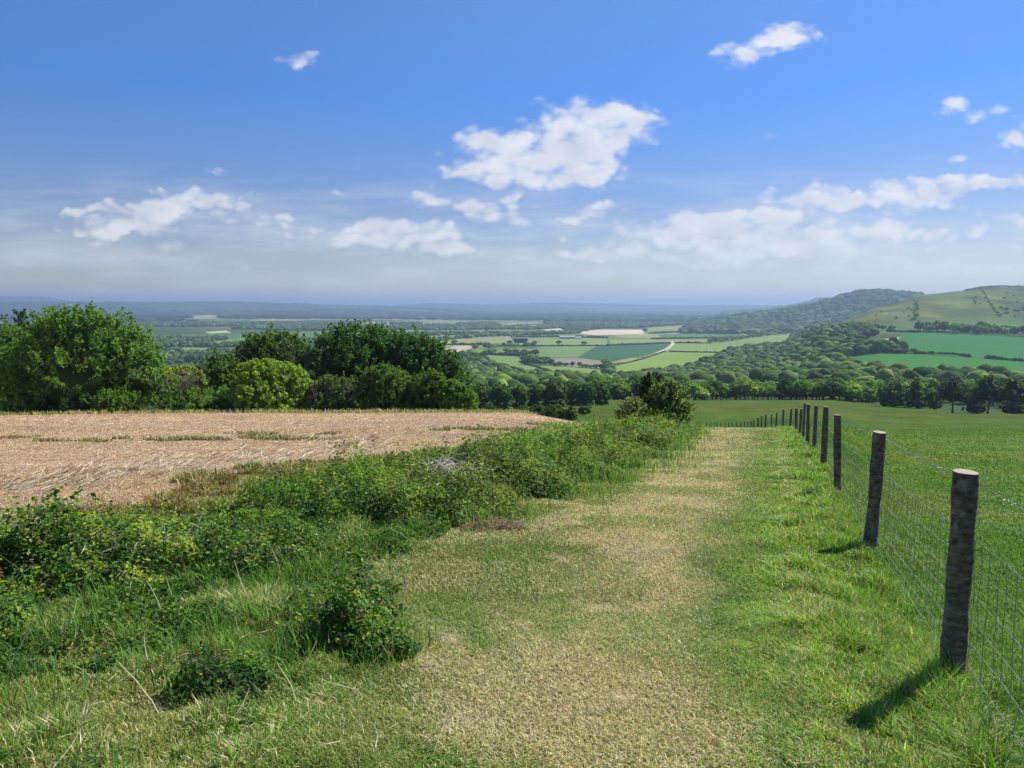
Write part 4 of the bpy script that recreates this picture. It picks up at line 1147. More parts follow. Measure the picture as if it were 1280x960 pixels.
L0 = rows[0]; seg = np.linalg.norm(np.diff(L0, axis=0), axis=1); s = np.concatenate([[0], np.cumsum(seg)])
for s0 in np.arange(.07, min(s[-1], 95), .15):
    pts_ = []
    jig = rb.normal() * .006
    for k, P_ in enumerate(rows):
        pts_.append([np.interp(s0, s, P_[:, 0]) + rb.normal() * .003, np.interp(s0, s, P_[:, 1]) + rb.normal() * .005 + jig, np.interp(s0, s, P_[:, 2])])
    pts_ = np.array(pts_); tube(net, pts_ - forg, .0022 if s0 < 14 else .0017, 3, cap=False)
    if s0 < 16:
        for q in pts_:
            tube(net, np.array([q - [0, .005, .0], q + [0, .005, 0]]) - forg, .0032, 4)
net.build("wire_netting", m_wire, fence)
# ================================================================== grass, straw, stubble
m_blade = leaf_mat("grass_blades", .34, .6, 0, spec=.2, tcol=(1.15, 1.25, .6))
m_straw = leaf_mat("dry_straw", .12, .7, 0, spec=.15, tcol=(1, 1, .9))


def blades(x, y, h, w_, lean, col_, r, flat=0.0, z=None, simple=None):
    n = len(x); z = H(x, y) if z is None else z
    th = r.random(n) * 2 * math.pi
    fa = th + (r.random(n) - .5) * 1.6
    L = np.stack([np.cos(fa), np.sin(fa)], 1); S = np.stack([-np.sin(th + math.pi * .0), np.cos(th)], 1)
    w2 = w_ / 2
    b = np.stack([x, y, z - .008], 1)
    hh = h / np.sqrt(1 + lean ** 2)
    out = (lean * hh)
    mid = b + np.column_stack([L * (out * .35)[:, None], hh * .62 + .006])
    tip = b + np.column_stack([L * out[:, None], hh * (1 - .25 * np.clip(lean, 0, 2) * .5) + .006])
    sv = np.column_stack([S * w2[:, None], np.zeros(n)])
    V = np.stack([b - sv, b + sv, mid + sv * .8, mid - sv * .8, tip], 1).reshape(-1, 3)
    i = (np.arange(n) * 5)[:, None]
    return V, [i + np.array([0, 1, 2, 3]), i + np.array([3, 2, 4])], np.repeat(col_, 5, 0)


def spots(n, d0, d1, r, power, u0=-.78, u1=.78):
    # ground density falling off with distance as d**-power
    k = 2 - power
    d = (r.random(n) * (d1 ** k - d0 ** k) + d0 ** k) ** (1 / k)
    return (u0 + (u1 - u0) * r.random(n)) * d, d


r = np.random.default_rng(11)
GV, GF4, GF3, GC = [], [], [], []
PV, PF4, PF3, PC = [], [], [], []
SV, SF4, SF3, SC = [], [], [], []


def put(bag, res):
    V, F, Cc = res; off = sum(len(v) for v in bag[0])
    bag[0].append(V); bag[1].append(F[0] + off); bag[2].append(F[1] + off); bag[3].append(Cc)


def veg_patch(n, d0, d1, power, wfac, us=.78):
    x, y = spots(n, d0, d1, r, power, -us, us)
    q = zones(x, y)
    u_ = r.random(n)
    isS = q["S"] > u_
    isR = q["R"] & ~isS
    off = np.abs(x - q["xc"]) / hw_(y)
    onp = (((x > q['xc']) & (off < 1.7)) | ((x <= q['xc']) & (x > xl_(y) - .3))) & ~isS & ~isR
    n1_ = fbm(x / .55, y / .55, 201, 3); n2_ = fbm(x / .16, y / .16, 205, 2); n3_ = fbm(x / 2.4, y / 3.2, 209, 3)
    wd = wfac * np.maximum(1, y / 5.0) ** 1.05
    P = q["P"]
    rv = lambda a=.65, b=1.3: (a + (b - a) * r.random(n))[:, None]
    # colours
    straw = np.array([(.68, .58, .34), (.58, .48, .26), (.80, .72, .50), (.42, .33, .18), (.56, .56, .24)])[r.integers(5, size=n)] * rv(.55, 1.4)
    green = lerp(C(.25, .31, .08), C(.14, .28, .04), sm(.35, .6, n1_)[:, None]) * rv(.6, 1.45)
    lush = lerp(C(.13, .28, .03), C(.28, .47, .045), sm(.3, .65, n2_)[:, None]) * rv(.6, 1.4)
    olive = C(.34, .33, .12) * rv()
    rightv = sm(.9, 1.5, (x - q["xc"]) / hw_(y))
    g = np.where((r.random(n) < rightv * .85)[:, None], lush, green)
    bare = np.zeros(n)
    for bx, by, ba, bb in [(800, 690, .30, .30), (752, 762, .20, .14), (560, 800, .12, .16), (700, 700, .2, .2), (640, 665, .0, .0), (590, 905, .16, .10), (770, 870, .25, .16), (860, 625, .5, .5), (900, 580, .5, .8), (545, 838, .14, .1)]:
        if ba == 0: continue
        bp_ = hit(bx, by); bare = np.maximum(bare, np.exp(-((x - bp_[0]) / ba) ** 2 - ((y - bp_[1]) / bb) ** 2))
    bare = bare * sm(.3, .5, n2_)
    straw = lerp(straw, C(.74, .64, .50) * rv(.6, 1.2), (bare * .8)[:, None])
    g = np.where((r.random(n) < .22)[:, None], olive, g)
    dryn = sm(.38, .62, fbm(x / .7, y / .9, 221, 4)); leftm = sm(.2, -.6, (x - q["xc"]))
    pst = np.clip(.06 + (.18 + .28 * sm(-.6, .2, x - xl_(y))) * leftm * dryn + (.34 + .54 * dryn) * P * (1 - .38 * (1 - sm(3.0, 5.2, y)) * (1 - sm(.38, .62, n1_))), 0, .96)
    pst = np.maximum(pst, bare)
    ol = np.exp(-((x - q["xb"] - .9) / 1.3) ** 2) * (1 - sm(15, 22, y))
    g = lerp(g, C(.26, .20, .075) * rv(.5, 1.3), (np.clip(ol * 1.3, 0, 1) * sm(.25, .5, n1_))[:, None])
    c = np.where((r.random(n) < pst)[:, None], straw, g)
    # verge
    tuss = sm(.45, .75, n1_)
    hgt = .028 + .02 * r.random(n)
    verge = np.where(x > q['xc'], np.clip(sm(1.3, 2.3, off), 0, 1), sm(.25, -.7, x - xl_(y) + (n1_ - .5) * 1.6))
    fen = np.exp(-((x - (q["xf"] - .05)) / .42) ** 2)
    hv = .035 + .09 * r.random(n) * (.4 + tuss) + .09 * fen * r.random(n)
    leftdeep = sm(0, -1.2, x - xl_(y)) * (x < q["xc"])
    hv = hv + leftdeep * .07 * r.random(n) * sm(.42, .62, n1_)
    hv = hv * (.35 + 1.1 * sm(.32, .6, fbm(x / .42, y / .42, 225, 3)))
    hgt = lerp(hgt, hv, verge)
    hv = hv * (1 - .55 * np.exp(-((x - q["xb"] - .9) / 1.3) ** 2) * (1 - sm(15, 22, y)))
    hv = np.where(x < q["xc"], hv * .8, hv)
    lean = .8 + 1.3 * r.random(n) - .55 * verge
    # pasture
    pg = lerp(C(.115, .25, .02), C(.23, .29, .05), (sm(.4, .65, n3_) * (.25 + .75 * r.random(n)))[:, None]) * rv(.65, 1.35)
    c = np.where(isR[:, None], pg, c)
    hgt = np.where(isR, .045 + .06 * r.random(n) * (.5 + tuss), hgt)
    lean = np.where(isR, .4 + .9 * r.random(n), lean)
    hgt = hgt * (1 + .012 * np.maximum(y - 8, 0))
    z = H(x, y)
    fade = r.random(n) > sm(90, 150, y)
    a = ~isS & ~onp & fade & ((y < 60) | (x > q["xf"] - 1))
    put((GV, GF4, GF3, GC), blades(x[a], y[a], hgt[a], wd[a] * (1 + .5 * verge[a]), lean[a], c[a], r, z=z[a]))
    b = onp
    put((PV, PF4, PF3, PC), blades(x[b], y[b], hgt[b], wd[b], lean[b], c[b], r, z=z[b]))
    # cut field: thin straw, a little regrowth
    k = isS & (r.random(n) < .55)
    tan = np.array([(.50, .36, .22), (.42, .29, .17), (.60, .49, .35), (.33, .22, .13)])[r.integers(4, size=n)] * rv(.75, 1.2)
    cc, _ = near_col(x[k], y[k])
    grn = (cc[:, 1] > cc[:, 0] * .84)
    tk = np.where((grn & (r.random(len(grn)) < .7))[:, None], C(.22, .25, .08) * rv(.5, 1.4)[k], tan[k])
    hk = np.where(grn, .08, .035) * (1 + r.random(len(grn))) * (1 + .015 * y[k])
    put((SV, SF4, SF3, SC), blades(x[k], y[k], hk, wd[k] * 1.2, np.where(grn, .6, 2.5), tk, r, z=z[k]))


GD = 1.0 if "GRASSD" not in globals() else GRASSD
veg_patch(int(400000 * GD), 1.8, 5.5, 0.6, .0042, 1.12)
veg_patch(int(640000 * GD), 5.5, 20, 1.25, .0043, .86)
veg_patch(int(420000 * GD), 20, 50, 1.35, .0040)
veg_patch(int(230000 * GD), 50, 150, 2.2, .0046)
build("grass", np.concatenate(GV), [np.concatenate(GF4), np.concatenate(GF3)], m_blade, np.concatenate(GC))
tag(bpy.data.objects["grass"], "green grass of the verges and the pasture", kind="stuff")
build("dry_grass", np.concatenate(PV), [np.concatenate(PF4), np.concatenate(PF3)], m_blade, np.concatenate(PC))
tag(bpy.data.objects["dry_grass"], "short trampled straw coloured grass covering the track", kind="stuff")
build("straw", np.concatenate(SV), [np.concatenate(SF4), np.concatenate(SF3)], m_straw, np.concatenate(SC))
tag(bpy.data.objects["straw"], "flattened straw and regrowth lying on the cut field", kind="stuff")
del GV, GF4, GF3, GC, PV, PF4, PF3, PC, SV, SF4, SF3, SC

# loose pale stalks lying on the cut field, mostly along a swath
lt = MB(); r = np.random.default_rng(21)
for i in range(1500):
    if r.random() < .5:
        px_, py_ = r.random() * 480, 0; py_ = np.interp(px_, [0, 60, 150, 280, 480], [612, 602, 590, 574, 553]) + r.normal() * 6
    else:
        px_, py_ = r.random() * 620, 524 + r.random() ** 1.3 * 95
    p = hit(px_, py_)
    if p[0] > xb_(p[1]) - .5 or p[1] > 68: continue
    L_ = (.07 + .22 * r.random()) * (1 + p[1] / 40); a = r.normal() * .5 + (0 if r.random() < .7 else 1.3)
    dx, dy = math.cos(a) * L_, math.sin(a) * L_
    up_ = .02 + .14 * r.random() ** 3
    q = np.array([p, p + [dx, dy, up_]]); q[:, 2] += .02
    c_ = np.array([(.60, .52, .40), (.46, .34, .22), (.68, .62, .52), (.22, .16, .11)][r.integers(4)])
    tube(lt, q, (.0028 + .0022 * r.random()) * max(1, p[1] / 11), 3, c_, cap=False)
tag(lt.build("straw_stalks", m_straw), "pale loose stalks strewn in swaths over the cut field", kind="stuff")
# ================================================================== brambles and rough growth on the bank
m_bram = leaf_mat("bramble_leaves", .40, .55, 0, spec=.18)
m_stem = leaf_mat("bramble_stems", 0, .7, 0, spec=.2)
m_dead = leaf_mat("dead_stems", 0, .8, 0, spec=.1)
BR = 1.05 * np.array([(.035, .085, .018), (.05, .115, .02), (.075, .16, .025), (.11, .21, .03), (.17, .27, .035), (.05, .10, .03)])
BRY = np.array([(.38, .42, .05), (.30, .36, .05)])
BRR = np.array([(.22, .10, .05), (.30, .24, .13)])


def lumpy(D, seed, amt=.35):
    return 1 + (fbm(D[:, 0] * 2.3 + seed, D[:, 1] * 2.3 + D[:, 2] * 1.9, 40 + seed, 3) - .5) * amt * 2


def bramble(x, y, rad, h, n, size, label, seed, bright=.2, yellow=.03, red=.02, stems=14, dead=.3, group="brambles on the bank", name="bramble_bush", ell=1.0, rise=.0, ang=0.0, cat="bush"):
    r = np.random.default_rng(seed + 4000)
    h *= .82; rad = rad * .95; size *= .82; n *= 1.25
    z0 = Hs(x, y)
    o = empty(name, (x, y, z0)); tag(o, label, cat, group)
    n = int(n)
    D = r.normal(size=(n, 3)); D[:, 2] = np.abs(D[:, 2]); D /= np.linalg.norm(D, axis=1)[:, None]
    D[:, 2] = D[:, 2] ** .8
    lay = np.where(r.random(n) < .62, 1 - np.abs(r.normal(size=n)) * .07, .45 + .5 * r.random(n))
    f = lumpy(D, seed) * lay
    out_ = r.random(n) < .05
    f = np.where(out_, f * (1 + r.random(n) * .35), f)
    P = D * f[:, None] * [rad * ell, rad, h]
    ca, sa = math.cos(ang), math.sin(ang)
    P[:, :2] = np.stack([P[:, 0] * ca - P[:, 1] * sa, P[:, 0] * sa + P[:, 1] * ca], 1)
    X, Y = x + P[:, 0], y + P[:, 1]
    lump = .45 + 1.15 * sm(.28, .72, fbm(X / .42, Y / .42, 300, 3))
    P[:, 2] *= lump
    P[:, 2] += H(X, Y) - z0 + .02
    NN = D * .6 + r.normal(size=(n, 3)) * .45 + [0, 0, .75]
    clus = fbm(X / .18, Y / .18 + P[:, 2] / .2, seed, 3)
    pick = np.clip((clus - .3) * 2.2 + r.normal(size=n) * .22 + bright, 0, .999)
    bt = (.72 + .55 * r.random()) * np.array([.9 + .4 * r.random(), 1, 1]) if group == 'long low bramble hedge' else np.ones(3)
    col_ = BR[(pick * 5).astype(int)] * (.55 + .85 * r.random(n))[:, None] * bt
    col_ = np.where((r.random(n) < yellow * (1 + 4 * (clus > .58)))[:, None], BRY[r.integers(2, size=n)], col_)
    col_ = np.where((r.random(n) < red)[:, None], BRR[r.integers(2, size=n)], col_)
    # leafy sprays reaching out of the mound
    ns = int(n / 170); ks = r.choice(n, ns); m_ = 13
    dirs = D[ks] * .6 + r.normal(size=(ns, 3)) * .35 + [0, 0, .75]; dirs /= np.linalg.norm(dirs, axis=1)[:, None]
    ln_ = (size * 2.0 + size * (9.0 if y > 9 else 5.5) * r.random(ns) ** 2)
    t_ = r.random((ns, m_, 1))
    PS = (P[ks][:, None] + dirs[:, None] * ln_[:, None, None] * t_ + r.normal(size=(ns, m_, 3)) * size * .28).reshape(-1, 3)
    CS = np.repeat(np.clip(col_[ks] * 1.35, 0, .5), m_, 0) * (.7 + .6 * r.random(ns * m_))[:, None]
    c = MB(); cards(c, P, NN, size * (.5 + .7 * r.random(n)), col_, LEAF, LEAF_F, r=r)
    cards(c, PS, r.normal(size=(ns * m_, 3)) * .7 + [0, 0, .5], size * (.45 + .5 * r.random(ns * m_)), CS, LEAF, LEAF_F, r=r)
    c.build("leaves", m_bram, o)
    s = MB()
    for i in range(stems):
        a = r.random() * 6.283; rr_ = rad * (.5 + .8 * r.random()); hh = h * (.5 + .45 * r.random())
        b0 = np.array([math.cos(a + 2) * rad * .25, math.sin(a + 2) * rad * .25, 0]); e = np.array([math.cos(a) * rr_, math.sin(a) * rr_, hh * (.2 + .8 * r.random())])
        t = np.linspace(0, 1, 8)[:, None]
        Q = b0 * (1 - t) + e * t + np.array([0, 0, hh * .6]) * np.sin(t * math.pi) + r.normal(size=(8, 3)) * .012
        dd = r.random() < dead
        tube(s, Q, (.0045 if size < .06 else .007) * (1 - .6 * t[:, 0]), 5, C(.50, .42, .30) * (.7 + .5 * r.random()) if dd else (C(.16, .07, .04) if r.random() < .4 else C(.12, .14, .05)))
    s.build("stems", m_stem, o)
    return o


NB = "tangled bramble mound filling the bank at the bottom left"
bramble(-4.5, 5.55, 1.0, .58, 11000, .060, "tall bramble mound at the left edge of the bank", 1, .05, .05, stems=26, dead=.45)
bramble(-3.55, 6.15, .85, .44, 9000, .058, "bramble mound with yellow leaves in the middle of the bottom left tangle", 2, .1, .09, stems=22, dead=.4)
bramble(-5.2, 7.0, 1.1, .32, 9000, .062, "bramble mound behind the tall left edge one", 3, .12, .05, stems=20, dead=.4)
bramble(-2.6, 6.9, .75, .30, 6500, .055, "low bramble mound at the right of the bottom left tangle", 4, .05, .03, stems=12, dead=.4)
bramble(-4.0, 7.5, 1.0, .26, 7000, .060, "bramble mound with dead twigs sticking out of its top", 5, .15, .05, stems=26, dead=.7)
bramble(-3.6, 4.7, .55, .28, 3800, .05, "small low bramble spilling onto the grass at the lower left", 6, .15, .03, stems=6)
bramble(-1.12, 4.72, .34, .38, 3200, .045, "small upright dark bramble standing alone in the grass", 7, -.15, .03, .08, stems=9, dead=.2, group=None)
bramble(-.80, 4.42, .26, .16, 1500, .042, "trailing bramble spilling right of the lone dark bramble", 8, .25, .03, stems=6, group=None)
bramble(-1.55, 3.95, .26, .13, 1300, .042, "flat dark bramble patch in the lower left grass", 9, -.05, .01, stems=5, group=None)
bramble(-1.35, 3.55, .16, .07, 500, .04, "tiny leafy bramble tuft near the bottom of the picture", 10, .2, .02, stems=3, group=None)
# the long hedge of brambles between track and field
HL = "bramble bush merged into the long low hedge between field and track"
HG = "long low bramble hedge"
r = np.random.default_rng(33)
hp = [(-2.5, 9.6), (-1.55, 9.2), (-.75, 9.7), (-2.0, 11.2), (-.9, 11.4), (.1, 11.6), (-1.3, 13.6), (.1, 13.4), (1.1, 13.6), (-.3, 15.6), (.9, 15.6), (1.9, 15.8), (.7, 17.8), (1.9, 18.0), (2.8, 18.3),
      (1.7, 20.4), (2.9, 20.6), (3.6, 20.9), (2.6, 23), (3.7, 23.4), (4.4, 23.8), (3.6, 26), (4.7, 26.5), (5.4, 27), (4.6, 29.5), (5.7, 30), (6.3, 30.5), (5.6, 33.5), (6.8, 34), (7.3, 34.6), (6.8, 38), (7.9, 38.5), (8.0, 42), (9.0, 42.5), (9.2, 46)]
for i, (x, y) in enumerate(hp):
    x -= .028 * max(0, y - 22) + (.45 if y > 12 else 0); sz = .055 * (1 + .045 * (y - 9)); rad = .95 + .25 * r.random() + .008 * y
    nn = 7500 * (rad ** 2) / (sz / .055) ** 1.7
    bramble(x + r.normal() * .1, y, rad, .38 + .24 * r.random() - .003 * max(0, y - 24), nn, sz, HL, 20 + i, .12 + .2 * r.random(), .02 + .03 * r.random(), .02, stems=8, dead=.35, group=HG)

# long grass growing through the bank
def long_grass(name, label, centres, n, hmin, hmax, wd, cols, seed, lean=.6, mat=None, kind="stuff"):
    r = np.random.default_rng(seed); cen = np.array(centres)
    k = r.integers(len(cen), size=n)
    x = cen[k, 0] + r.normal(size=n) * cen[k, 2]; y = cen[k, 1] + r.normal(size=n) * cen[k, 2]
    cc = np.array(cols)[r.integers(len(cols), size=n)] * (.65 + .7 * r.random(n))[:, None]
    nz = fbm(x / .33, y / .33, 230, 3); kp = nz > .30 + .28 * r.random(n)
    x, y, cc, nz = x[kp], y[kp], cc[kp], nz[kp]; n = len(x)
    h = (hmin + (hmax - hmin) * r.random(n)) * (.5 + sm(.35, .65, nz))
    V, F, Cc = blades(x, y, h, wd * np.maximum(1, y / 6), lean * (.3 + 1.4 * r.random(n)), cc, r)
    return tag(build(name, V, F, mat or m_blade, Cc), label, kind=kind)


GRN = [(.08, .22, .03), (.12, .29, .04), (.17, .33, .045), (.06, .16, .035), (.21, .27, .08)]
cs = [(-2.9, 5.4, .28), (-2.4, 5.7, .3), (-2.0, 6.2, .35), (-1.7, 7.0, .4), (-2.9, 4.6, .3), (-3.1, 4.0, .35), (-2.2, 4.7, .35), (-1.5, 5.6, .35), (-1.7, 7.9, .4), (-1.2, 8.4, .4), (-2.6, 8.3, .5), (-1.2, 4.9, .25), (-1.5, 4.4, .22), (-2.4, 3.4, .4), (-1.0, 4.3, .2)]
long_grass("long_grass", "lush long grass growing around the bottom left brambles", cs, 15000, .05, .19, .0055, GRN, 61)
cs = [(x + .35, y - .5, .35) for x, y in hp] + [(x - 1.0, y + .3, .5) for x, y in hp if y > 16] + [(x + .2, y, .7) for x, y in hp]
long_grass("long_grass", "long green grass growing through the low bramble hedge", cs, 52000, .09, .26, .0055, GRN + [(.32, .31, .12)], 62)
cs = [(float(xf_(d)) - .1 + .25 * math.sin(d * 3.1), d, .16) for d in np.arange(2.4, 40, .35)]
long_grass("long_grass", "lush grass left uncut along the foot of the fence", cs, 42000, .04, .14, .0045, [(.14, .33, .03), (.20, .42, .04), (.26, .47, .05), (.11, .25, .03), (.42, .38, .16)], 63, .8)

cs = [(x, 69.5 + 1.5 * math.sin(x * .7) , .9) for x in np.arange(-50, 2, .9)]
long_grass("long_grass", "ragged weedy grass along the far edge of the cut field", cs, 14000, .10, .42, .006, [(.30, .32, .10), (.45, .38, .22), (.14, .24, .05), (.52, .42, .27)], 65, .5)
# creeping leafy weeds and trailing bramble in the left verge
r = np.random.default_rng(64)
x, y = spots(210000, 2.2, 14, r, 1.0, -.75, .2)
keep = (x < xl_(y) - .1 + (fbm(x / .6, y / .6, 245, 2) - .4) * .9) & (x > xb_(y) + 2.3 * (1 - sm(14, 20, y)) - .4)
nz = fbm(x / .5, y / .5, 241, 4) + .10 * sm(1.2, 3.5, xc_(y) - x)
keep &= nz > .475 + .25 * (1 - sm(3.3, 4.2, y)) + .10 * r.random(len(x))
x, y, nz = x[keep], y[keep], nz[keep]; n = len(x)
P = np.stack([x, y, H(x, y) + .01 + (.04 + .35 * np.clip(nz - .52, 0, .3)) * r.random(n)], 1)
cw = BR[np.clip((r.random(n) * 3.2 + 3 * (fbm(x / .2, y / .2, 243, 2) - .3)).astype(int), 0, 5)] * (.6 + .7 * r.random(n))[:, None]
cw = np.where((r.random(n) < .05)[:, None], BRY[r.integers(2, size=n)] * .8, cw)
m = MB(); cards(m, P, r.normal(size=(n, 3)) * .5 + [0, 0, .9], (.022 + .022 * r.random(n)) * (1 + .03 * y), cw, LEAF, LEAF_F, r=r)
tag(m.build("undergrowth", m_bram), "low leafy weeds and trailing bramble creeping through the left verge", kind="stuff")
# brittle dead stems lying through the same growth
m = MB()
for i in range(300):
    yy = 3.0 + 7 * r.random() ** 1.2; xx = xl_(yy) + .2 - 4.5 * r.random()
    if xx < xb_(yy) - .2 or xx < -.72 * yy: continue
    a = r.random() * 6.28; L_ = .07 + .17 * r.random(); b0 = np.array([xx, yy, Hs(xx, yy) + .02 + .05 * r.random()])
    e = b0 + np.array([math.cos(a) * L_, math.sin(a) * L_, .02 + .16 * r.random() ** 2]); mid = (b0 + e) / 2 + r.normal(size=3) * .012
    tube(m, np.array([b0, mid, e]), [.0018, .0015, .0008], 4, np.array([(.52, .44, .31), (.40, .31, .20), (.26, .18, .12), (.60, .54, .42)][r.integers(4)]), cap=False)
tag(m.build("dead_stems", m_dead), "thin dry dead stems caught in the growth of the left verge", kind="stuff")

# dead growth
def sticks(name, label, cat, x, y, rx, ry, h, n, rad, cols, seed, ln=.35, group=None, flat=.4, top=0.0):
    r = np.random.default_rng(seed); z0 = Hs(x, y); m = MB()
    for i in range(n):
        a = r.random() * 6.283; q = math.sqrt(r.random())
        b0 = np.array([math.cos(a) * q * rx, math.sin(a) * q * ry, h * (1 - q * q * .6) * (top + (1 - top) * r.random())])
        d = r.normal(size=3); d[2] = abs(d[2]) * flat + .1; d /= np.linalg.norm(d); L_ = ln * (.4 + .9 * r.random())
        mid = b0 + d * L_ * .5 + r.normal(size=3) * ln * .06; e = b0 + d * L_ + [0, 0, -.1 * L_]
        tube(m, np.array([b0, mid, e]), [rad, rad * .8, rad * .35], 4, np.array(cols[r.integers(len(cols))]) * (.75 + .5 * r.random()), cap=False)
    o = m.build(name, m_dead); o.location = (x, y, z0)
    return tag(o, label, cat, group)


GREY = [(.50, .45, .40), (.40, .35, .31), (.58, .54, .48), (.28, .23, .19)]
sticks("brushwood_heap", "heap of bleached grey dead twigs lying on the bramble hedge", "brushwood", -1.0, 11.75, .55, .3, .56, 380, .0055, [(.62, .57, .52), (.52, .46, .42), (.70, .66, .62), (.38, .32, .28)], 71, .34)
sticks("dead_twigs", "sprawl of dry grey twigs over the brambles at the left edge", "twigs", -4.35, 6.3, .95, .55, .50, 170, .0036, GREY, 72, .30, top=.8)
sticks("dead_twigs", "fork of pale dry twigs standing on the bramble mound's right shoulder", "twigs", -2.75, 6.8, .40, .15, .34, 44, .0036, GREY, 73, .26, flat=1.2, top=.7)
sticks("dead_twigs", "scatter of thin pale twigs over the yellow leaved bramble mound", "twigs", -3.5, 6.2, .85, .5, .40, 110, .0032, GREY, 78, .26, flat=.9, top=.8)
sticks("dead_grass_clump", "matted brown clump of dead grass beside the track's left edge", "grass clump", -.22, 8.35, .33, .16, .07, 700, .003, [(.38, .29, .17), (.30, .22, .13), (.46, .36, .22)], 74, .14)
sticks("dead_grass_clump", "small faint brown clump of dead grass left of the larger one", "grass clump", -1.05, 8.2, .22, .12, .04, 260, .003, [(.38, .30, .16), (.30, .22, .13)], 75, .12)
sticks("dead_grass_clump", "dark reddish brown dead clump in the hollow by the lone bramble", "grass clump", -1.5, 4.85, .16, .12, .10, 260, .0025, [(.16, .09, .06), (.24, .15, .10), (.10, .07, .05)], 76, .12)
sticks("dead_grass_clump", "small dead brown clump in the lower left grass", "grass clump", -1.75, 4.25, .16, .1, .05, 200, .0025, [(.20, .15, .10), (.28, .22, .14)], 77, .11)
SG = "pale dry stalks standing on the bank"
stalks = [((5, 850), (70, 735)), ((20, 835), (95, 770)), ((0, 770), (30, 705)), ((183, 725), (207, 785)), ((208, 720), (226, 762)), ((148, 828), (206, 905)), ((293, 700), (322, 770)), ((345, 828), (371, 883)), ((295, 770), (307, 800)),
          ((420, 740), (432, 800)), ((180, 790), (195, 850)), ((336, 680), (352, 726)), ((90, 700), (120, 640)), ((135, 700), (160, 650)), ((325, 743), (372, 748)), ((60, 890), (110, 845))]
for i, (a, b) in enumerate(stalks):
    r = np.random.default_rng(800 + i)
    p0 = hit(*(a if a[1] > b[1] else b)); q1 = b if a[1] > b[1] else a
    d = p0[1] + .06; u, v = uv_of(*q1); e = np.array([u * d, d, v * d])
    t = np.linspace(0, 1, 9)[:, None]
    Q = p0 * (1 - t) + e * t; Q[:, 0] += .02 * np.sin(t[:, 0] * 3.1) * (1 if i % 2 else -1); Q += r.normal(size=Q.shape) * .0015
    m = MB(); tube(m, Q - p0, .0038 * (1 - .55 * t[:, 0]), 5, C(.60, .52, .36))
    o = m.build("dry_stalk", m_dead); o.location = p0
    tag(o, "thin pale dry stalk leaning out of the grass and brambles on the left bank", "dry stalk", SG)

# tall leafy shoots at the very left
def shoot(px_, base_py, top_py, d, n, label, seed, size=.045, lean=.05):
    r = np.random.default_rng(seed + 70); b = at(px_, d); h = vv(top_py) * d - b[2]
    o = empty("leafy_shoot", b); tag(o, label, "plant", "tall leafy shoots on the left bank")
    t = np.linspace(0, 1, 8)[:, None]; e = np.array([lean, .02, h])
    Q = t * e + np.array([.03, 0, 0]) * np.sin(t * 4)
    m = MB(); tube(m, Q, .005 * (1 - .6 * t[:, 0]), 5, C(.10, .09, .05)); m.build("stem", m_stem, o)
    k = r.random(n) ** .7; P = e * (0.35 + .68 * k)[:, None] + r.normal(size=(n, 3)) * [.055, .055, .03]
    c = MB(); cards(c, P, r.normal(size=(n, 3)) * .6 + [0, 0, .6], size * (.7 + .6 * r.random(n)), BR[r.integers(5, size=n)] * (.7 + .5 * r.random(n))[:, None], LEAF, LEAF_F, r=r)
    c.build("leaves", m_bram, o)
shoot(52, 700, 618, 5.9, 90, "tallest leafy shoot rising at the left edge against the tan field", 1, .055, .03)
shoot(78, 700, 622, 6.0, 60, "leafy shoot just right of the tallest one at the left edge", 2, .05, -.03)
shoot(18, 700, 636, 5.8, 60, "leafy shoot at the very left edge of the bank", 3, .05, .02)
shoot(232, 720, 648, 7.4, 60, "thin dark shoot with yellow green top above the bramble mounds", 4, .045, .0)
shoot(160, 700, 672, 7.2, 40, "short leafy shoot between the tallest shoot and the thin dark one", 5, .045, .05)

# farm sheds far down in the valley, and the trough at the pasture's edge
def shed(px_, py_, L_, W_, h, rcol, wcol, label, ang=0.0):
    p = hit(px_, py_, 300)
    o = empty("farm_shed", p, ang); tag(o, label, "farm building", "farm sheds in the valley")
    a, b = L_ / 2, W_ / 2; g = h + W_ * .22
    wl = MB(); wl.add([(-a, -b, -1), (a, -b, -1), (a, b, -1), (-a, b, -1), (-a, -b, h), (a, -b, h), (a, b, h), (-a, b, h), (-a, 0, g), (a, 0, g)],
                      [np.array([[0, 1, 5, 4], [2, 3, 7, 6]]), np.array([[1, 2, 6, 9, 5], [3, 0, 4, 8, 7]])], wcol)
    wl.build("wall", m_dead, o)
    rf = MB(); e = .6
    rf.add([(-a - e, -b - e, h - .1), (a + e, -b - e, h - .1), (a + e, 0, g + .25), (-a - e, 0, g + .25), (a + e, b + e, h - .1), (-a - e, b + e, h - .1),
            (-a - e, -b - e, h - .4), (a + e, -b - e, h - .4), (a + e, b + e, h - .4), (-a - e, b + e, h - .4)],
           [np.array([[0, 1, 2, 3], [3, 2, 4, 5], [6, 7, 1, 0], [5, 4, 8, 9]])], rcol)
    rf.build("roof", m_dead, o)
    dr = MB(); n_ = max(2, int(L_ / 14))
    for i in range(n_):
        x0 = -a + (i + .3) * L_ / n_
        dr.add([(x0, -b - .08, -.5), (x0 + L_ / n_ * .5, -b - .08, -.5), (x0 + L_ / n_ * .5, -b - .08, h * .75), (x0, -b - .08, h * .75)], [np.array([[0, 1, 2, 3]])], (.03, .03, .03))
    dr.build("doorway", m_dead, o)
shed(709, 423.4, 46, 20, 5, (.34, .34, .34), (.14, .12, .10), "long low barn with a pale roof in mid valley", .05)
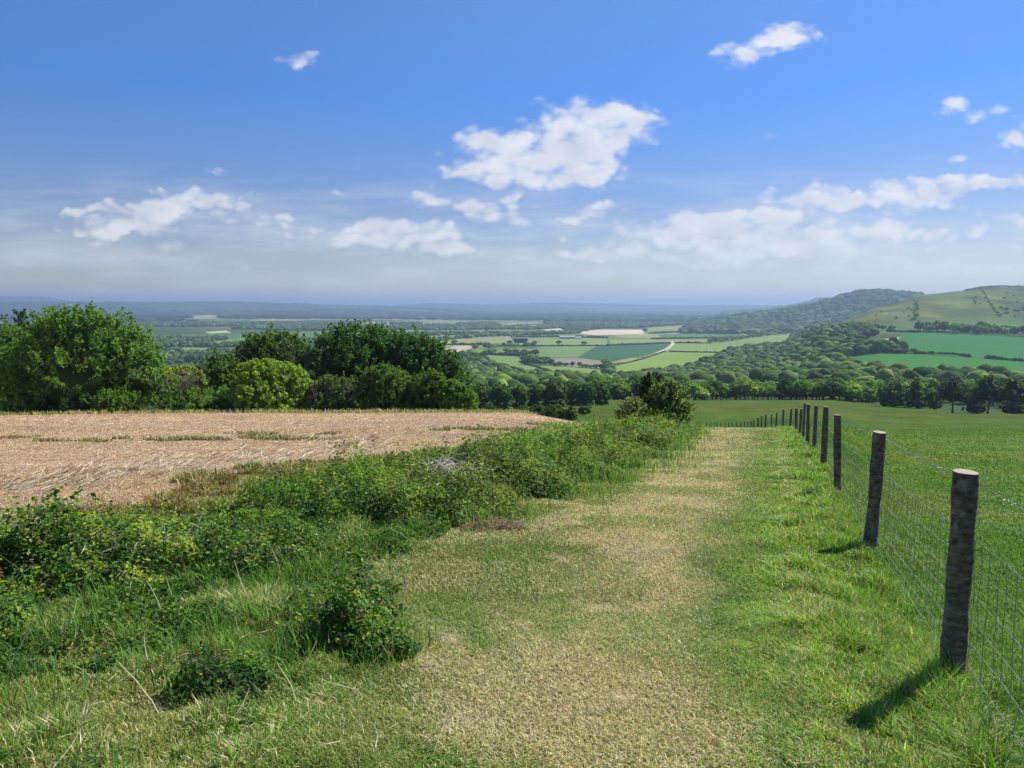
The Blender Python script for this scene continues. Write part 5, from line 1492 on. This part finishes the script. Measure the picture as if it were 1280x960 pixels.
shed(723, 423.4, 16, 12, 4, (.45, .44, .42), (.5, .48, .45), "small whitish shed at the right end of the long barn", .05)
shed(660, 409.5, 40, 24, 6, (.5, .5, .5), (.6, .6, .58), "pale shed among far trees left of the sandy field", .1)
shed(667, 409.3, 26, 20, 6, (.5, .5, .5), (.6, .6, .58), "small pale shed right beside the far left pale one", .1)
shed(648, 408.2, 26, 20, 6, (.5, .5, .52), (.6, .6, .58), "leftmost far pale shed in the hazy trees", -.1)
tp = hit(1225, 516, 200); tb_ = MB()
a, b, h = 1.3, .45, .75
tb_.add([(-a, -b, 0), (a, -b, 0), (a, b, 0), (-a, b, 0), (-a - .1, -b - .08, h), (a + .1, -b - .08, h), (a + .1, b + .08, h), (-a - .1, b + .08, h), (-a, -b, h), (a, -b, h), (a, b, h), (-a, b, h), (-a, -b, .25), (a, -b, .25), (a, b, .25), (-a, b, .25)],
        [np.array([[0, 1, 5, 4], [1, 2, 6, 5], [2, 3, 7, 6], [3, 0, 4, 7], [4, 5, 9, 8], [5, 6, 10, 9], [6, 7, 11, 10], [7, 4, 8, 11], [8, 9, 13, 12], [9, 10, 14, 13], [10, 11, 15, 14], [11, 8, 12, 15], [12, 13, 14, 15]])], (.05, .05, .045))
to = tb_.build("feed_trough", m_dead); to.location = tp; tag(to, "small dark trough standing at the pasture's lower edge under the trees", "trough")
# ------------------------------------------------------------------ render settings
scene.view_settings.view_transform = "Standard"; scene.view_settings.look = "None"
scene.view_settings.gamma = 1; scene.view_settings.exposure = 0.75; scene.view_settings.use_curve_mapping = False
cy = scene.cycles
cy.use_denoising = True
try:
    cy.denoiser = "OPENIMAGEDENOISE"; cy.denoising_input_passes = "RGB_ALBEDO_NORMAL"; cy.denoising_prefilter = "ACCURATE"
except Exception: pass
cy.max_bounces = 6; cy.diffuse_bounces = 3; cy.glossy_bounces = 2; cy.transmission_bounces = 3; cy.volume_bounces = 1; cy.transparent_max_bounces = 4
cy.use_adaptive_sampling = True; cy.adaptive_threshold = 0.015
cy.sample_clamp_indirect = 4
cy.use_fast_gi = False
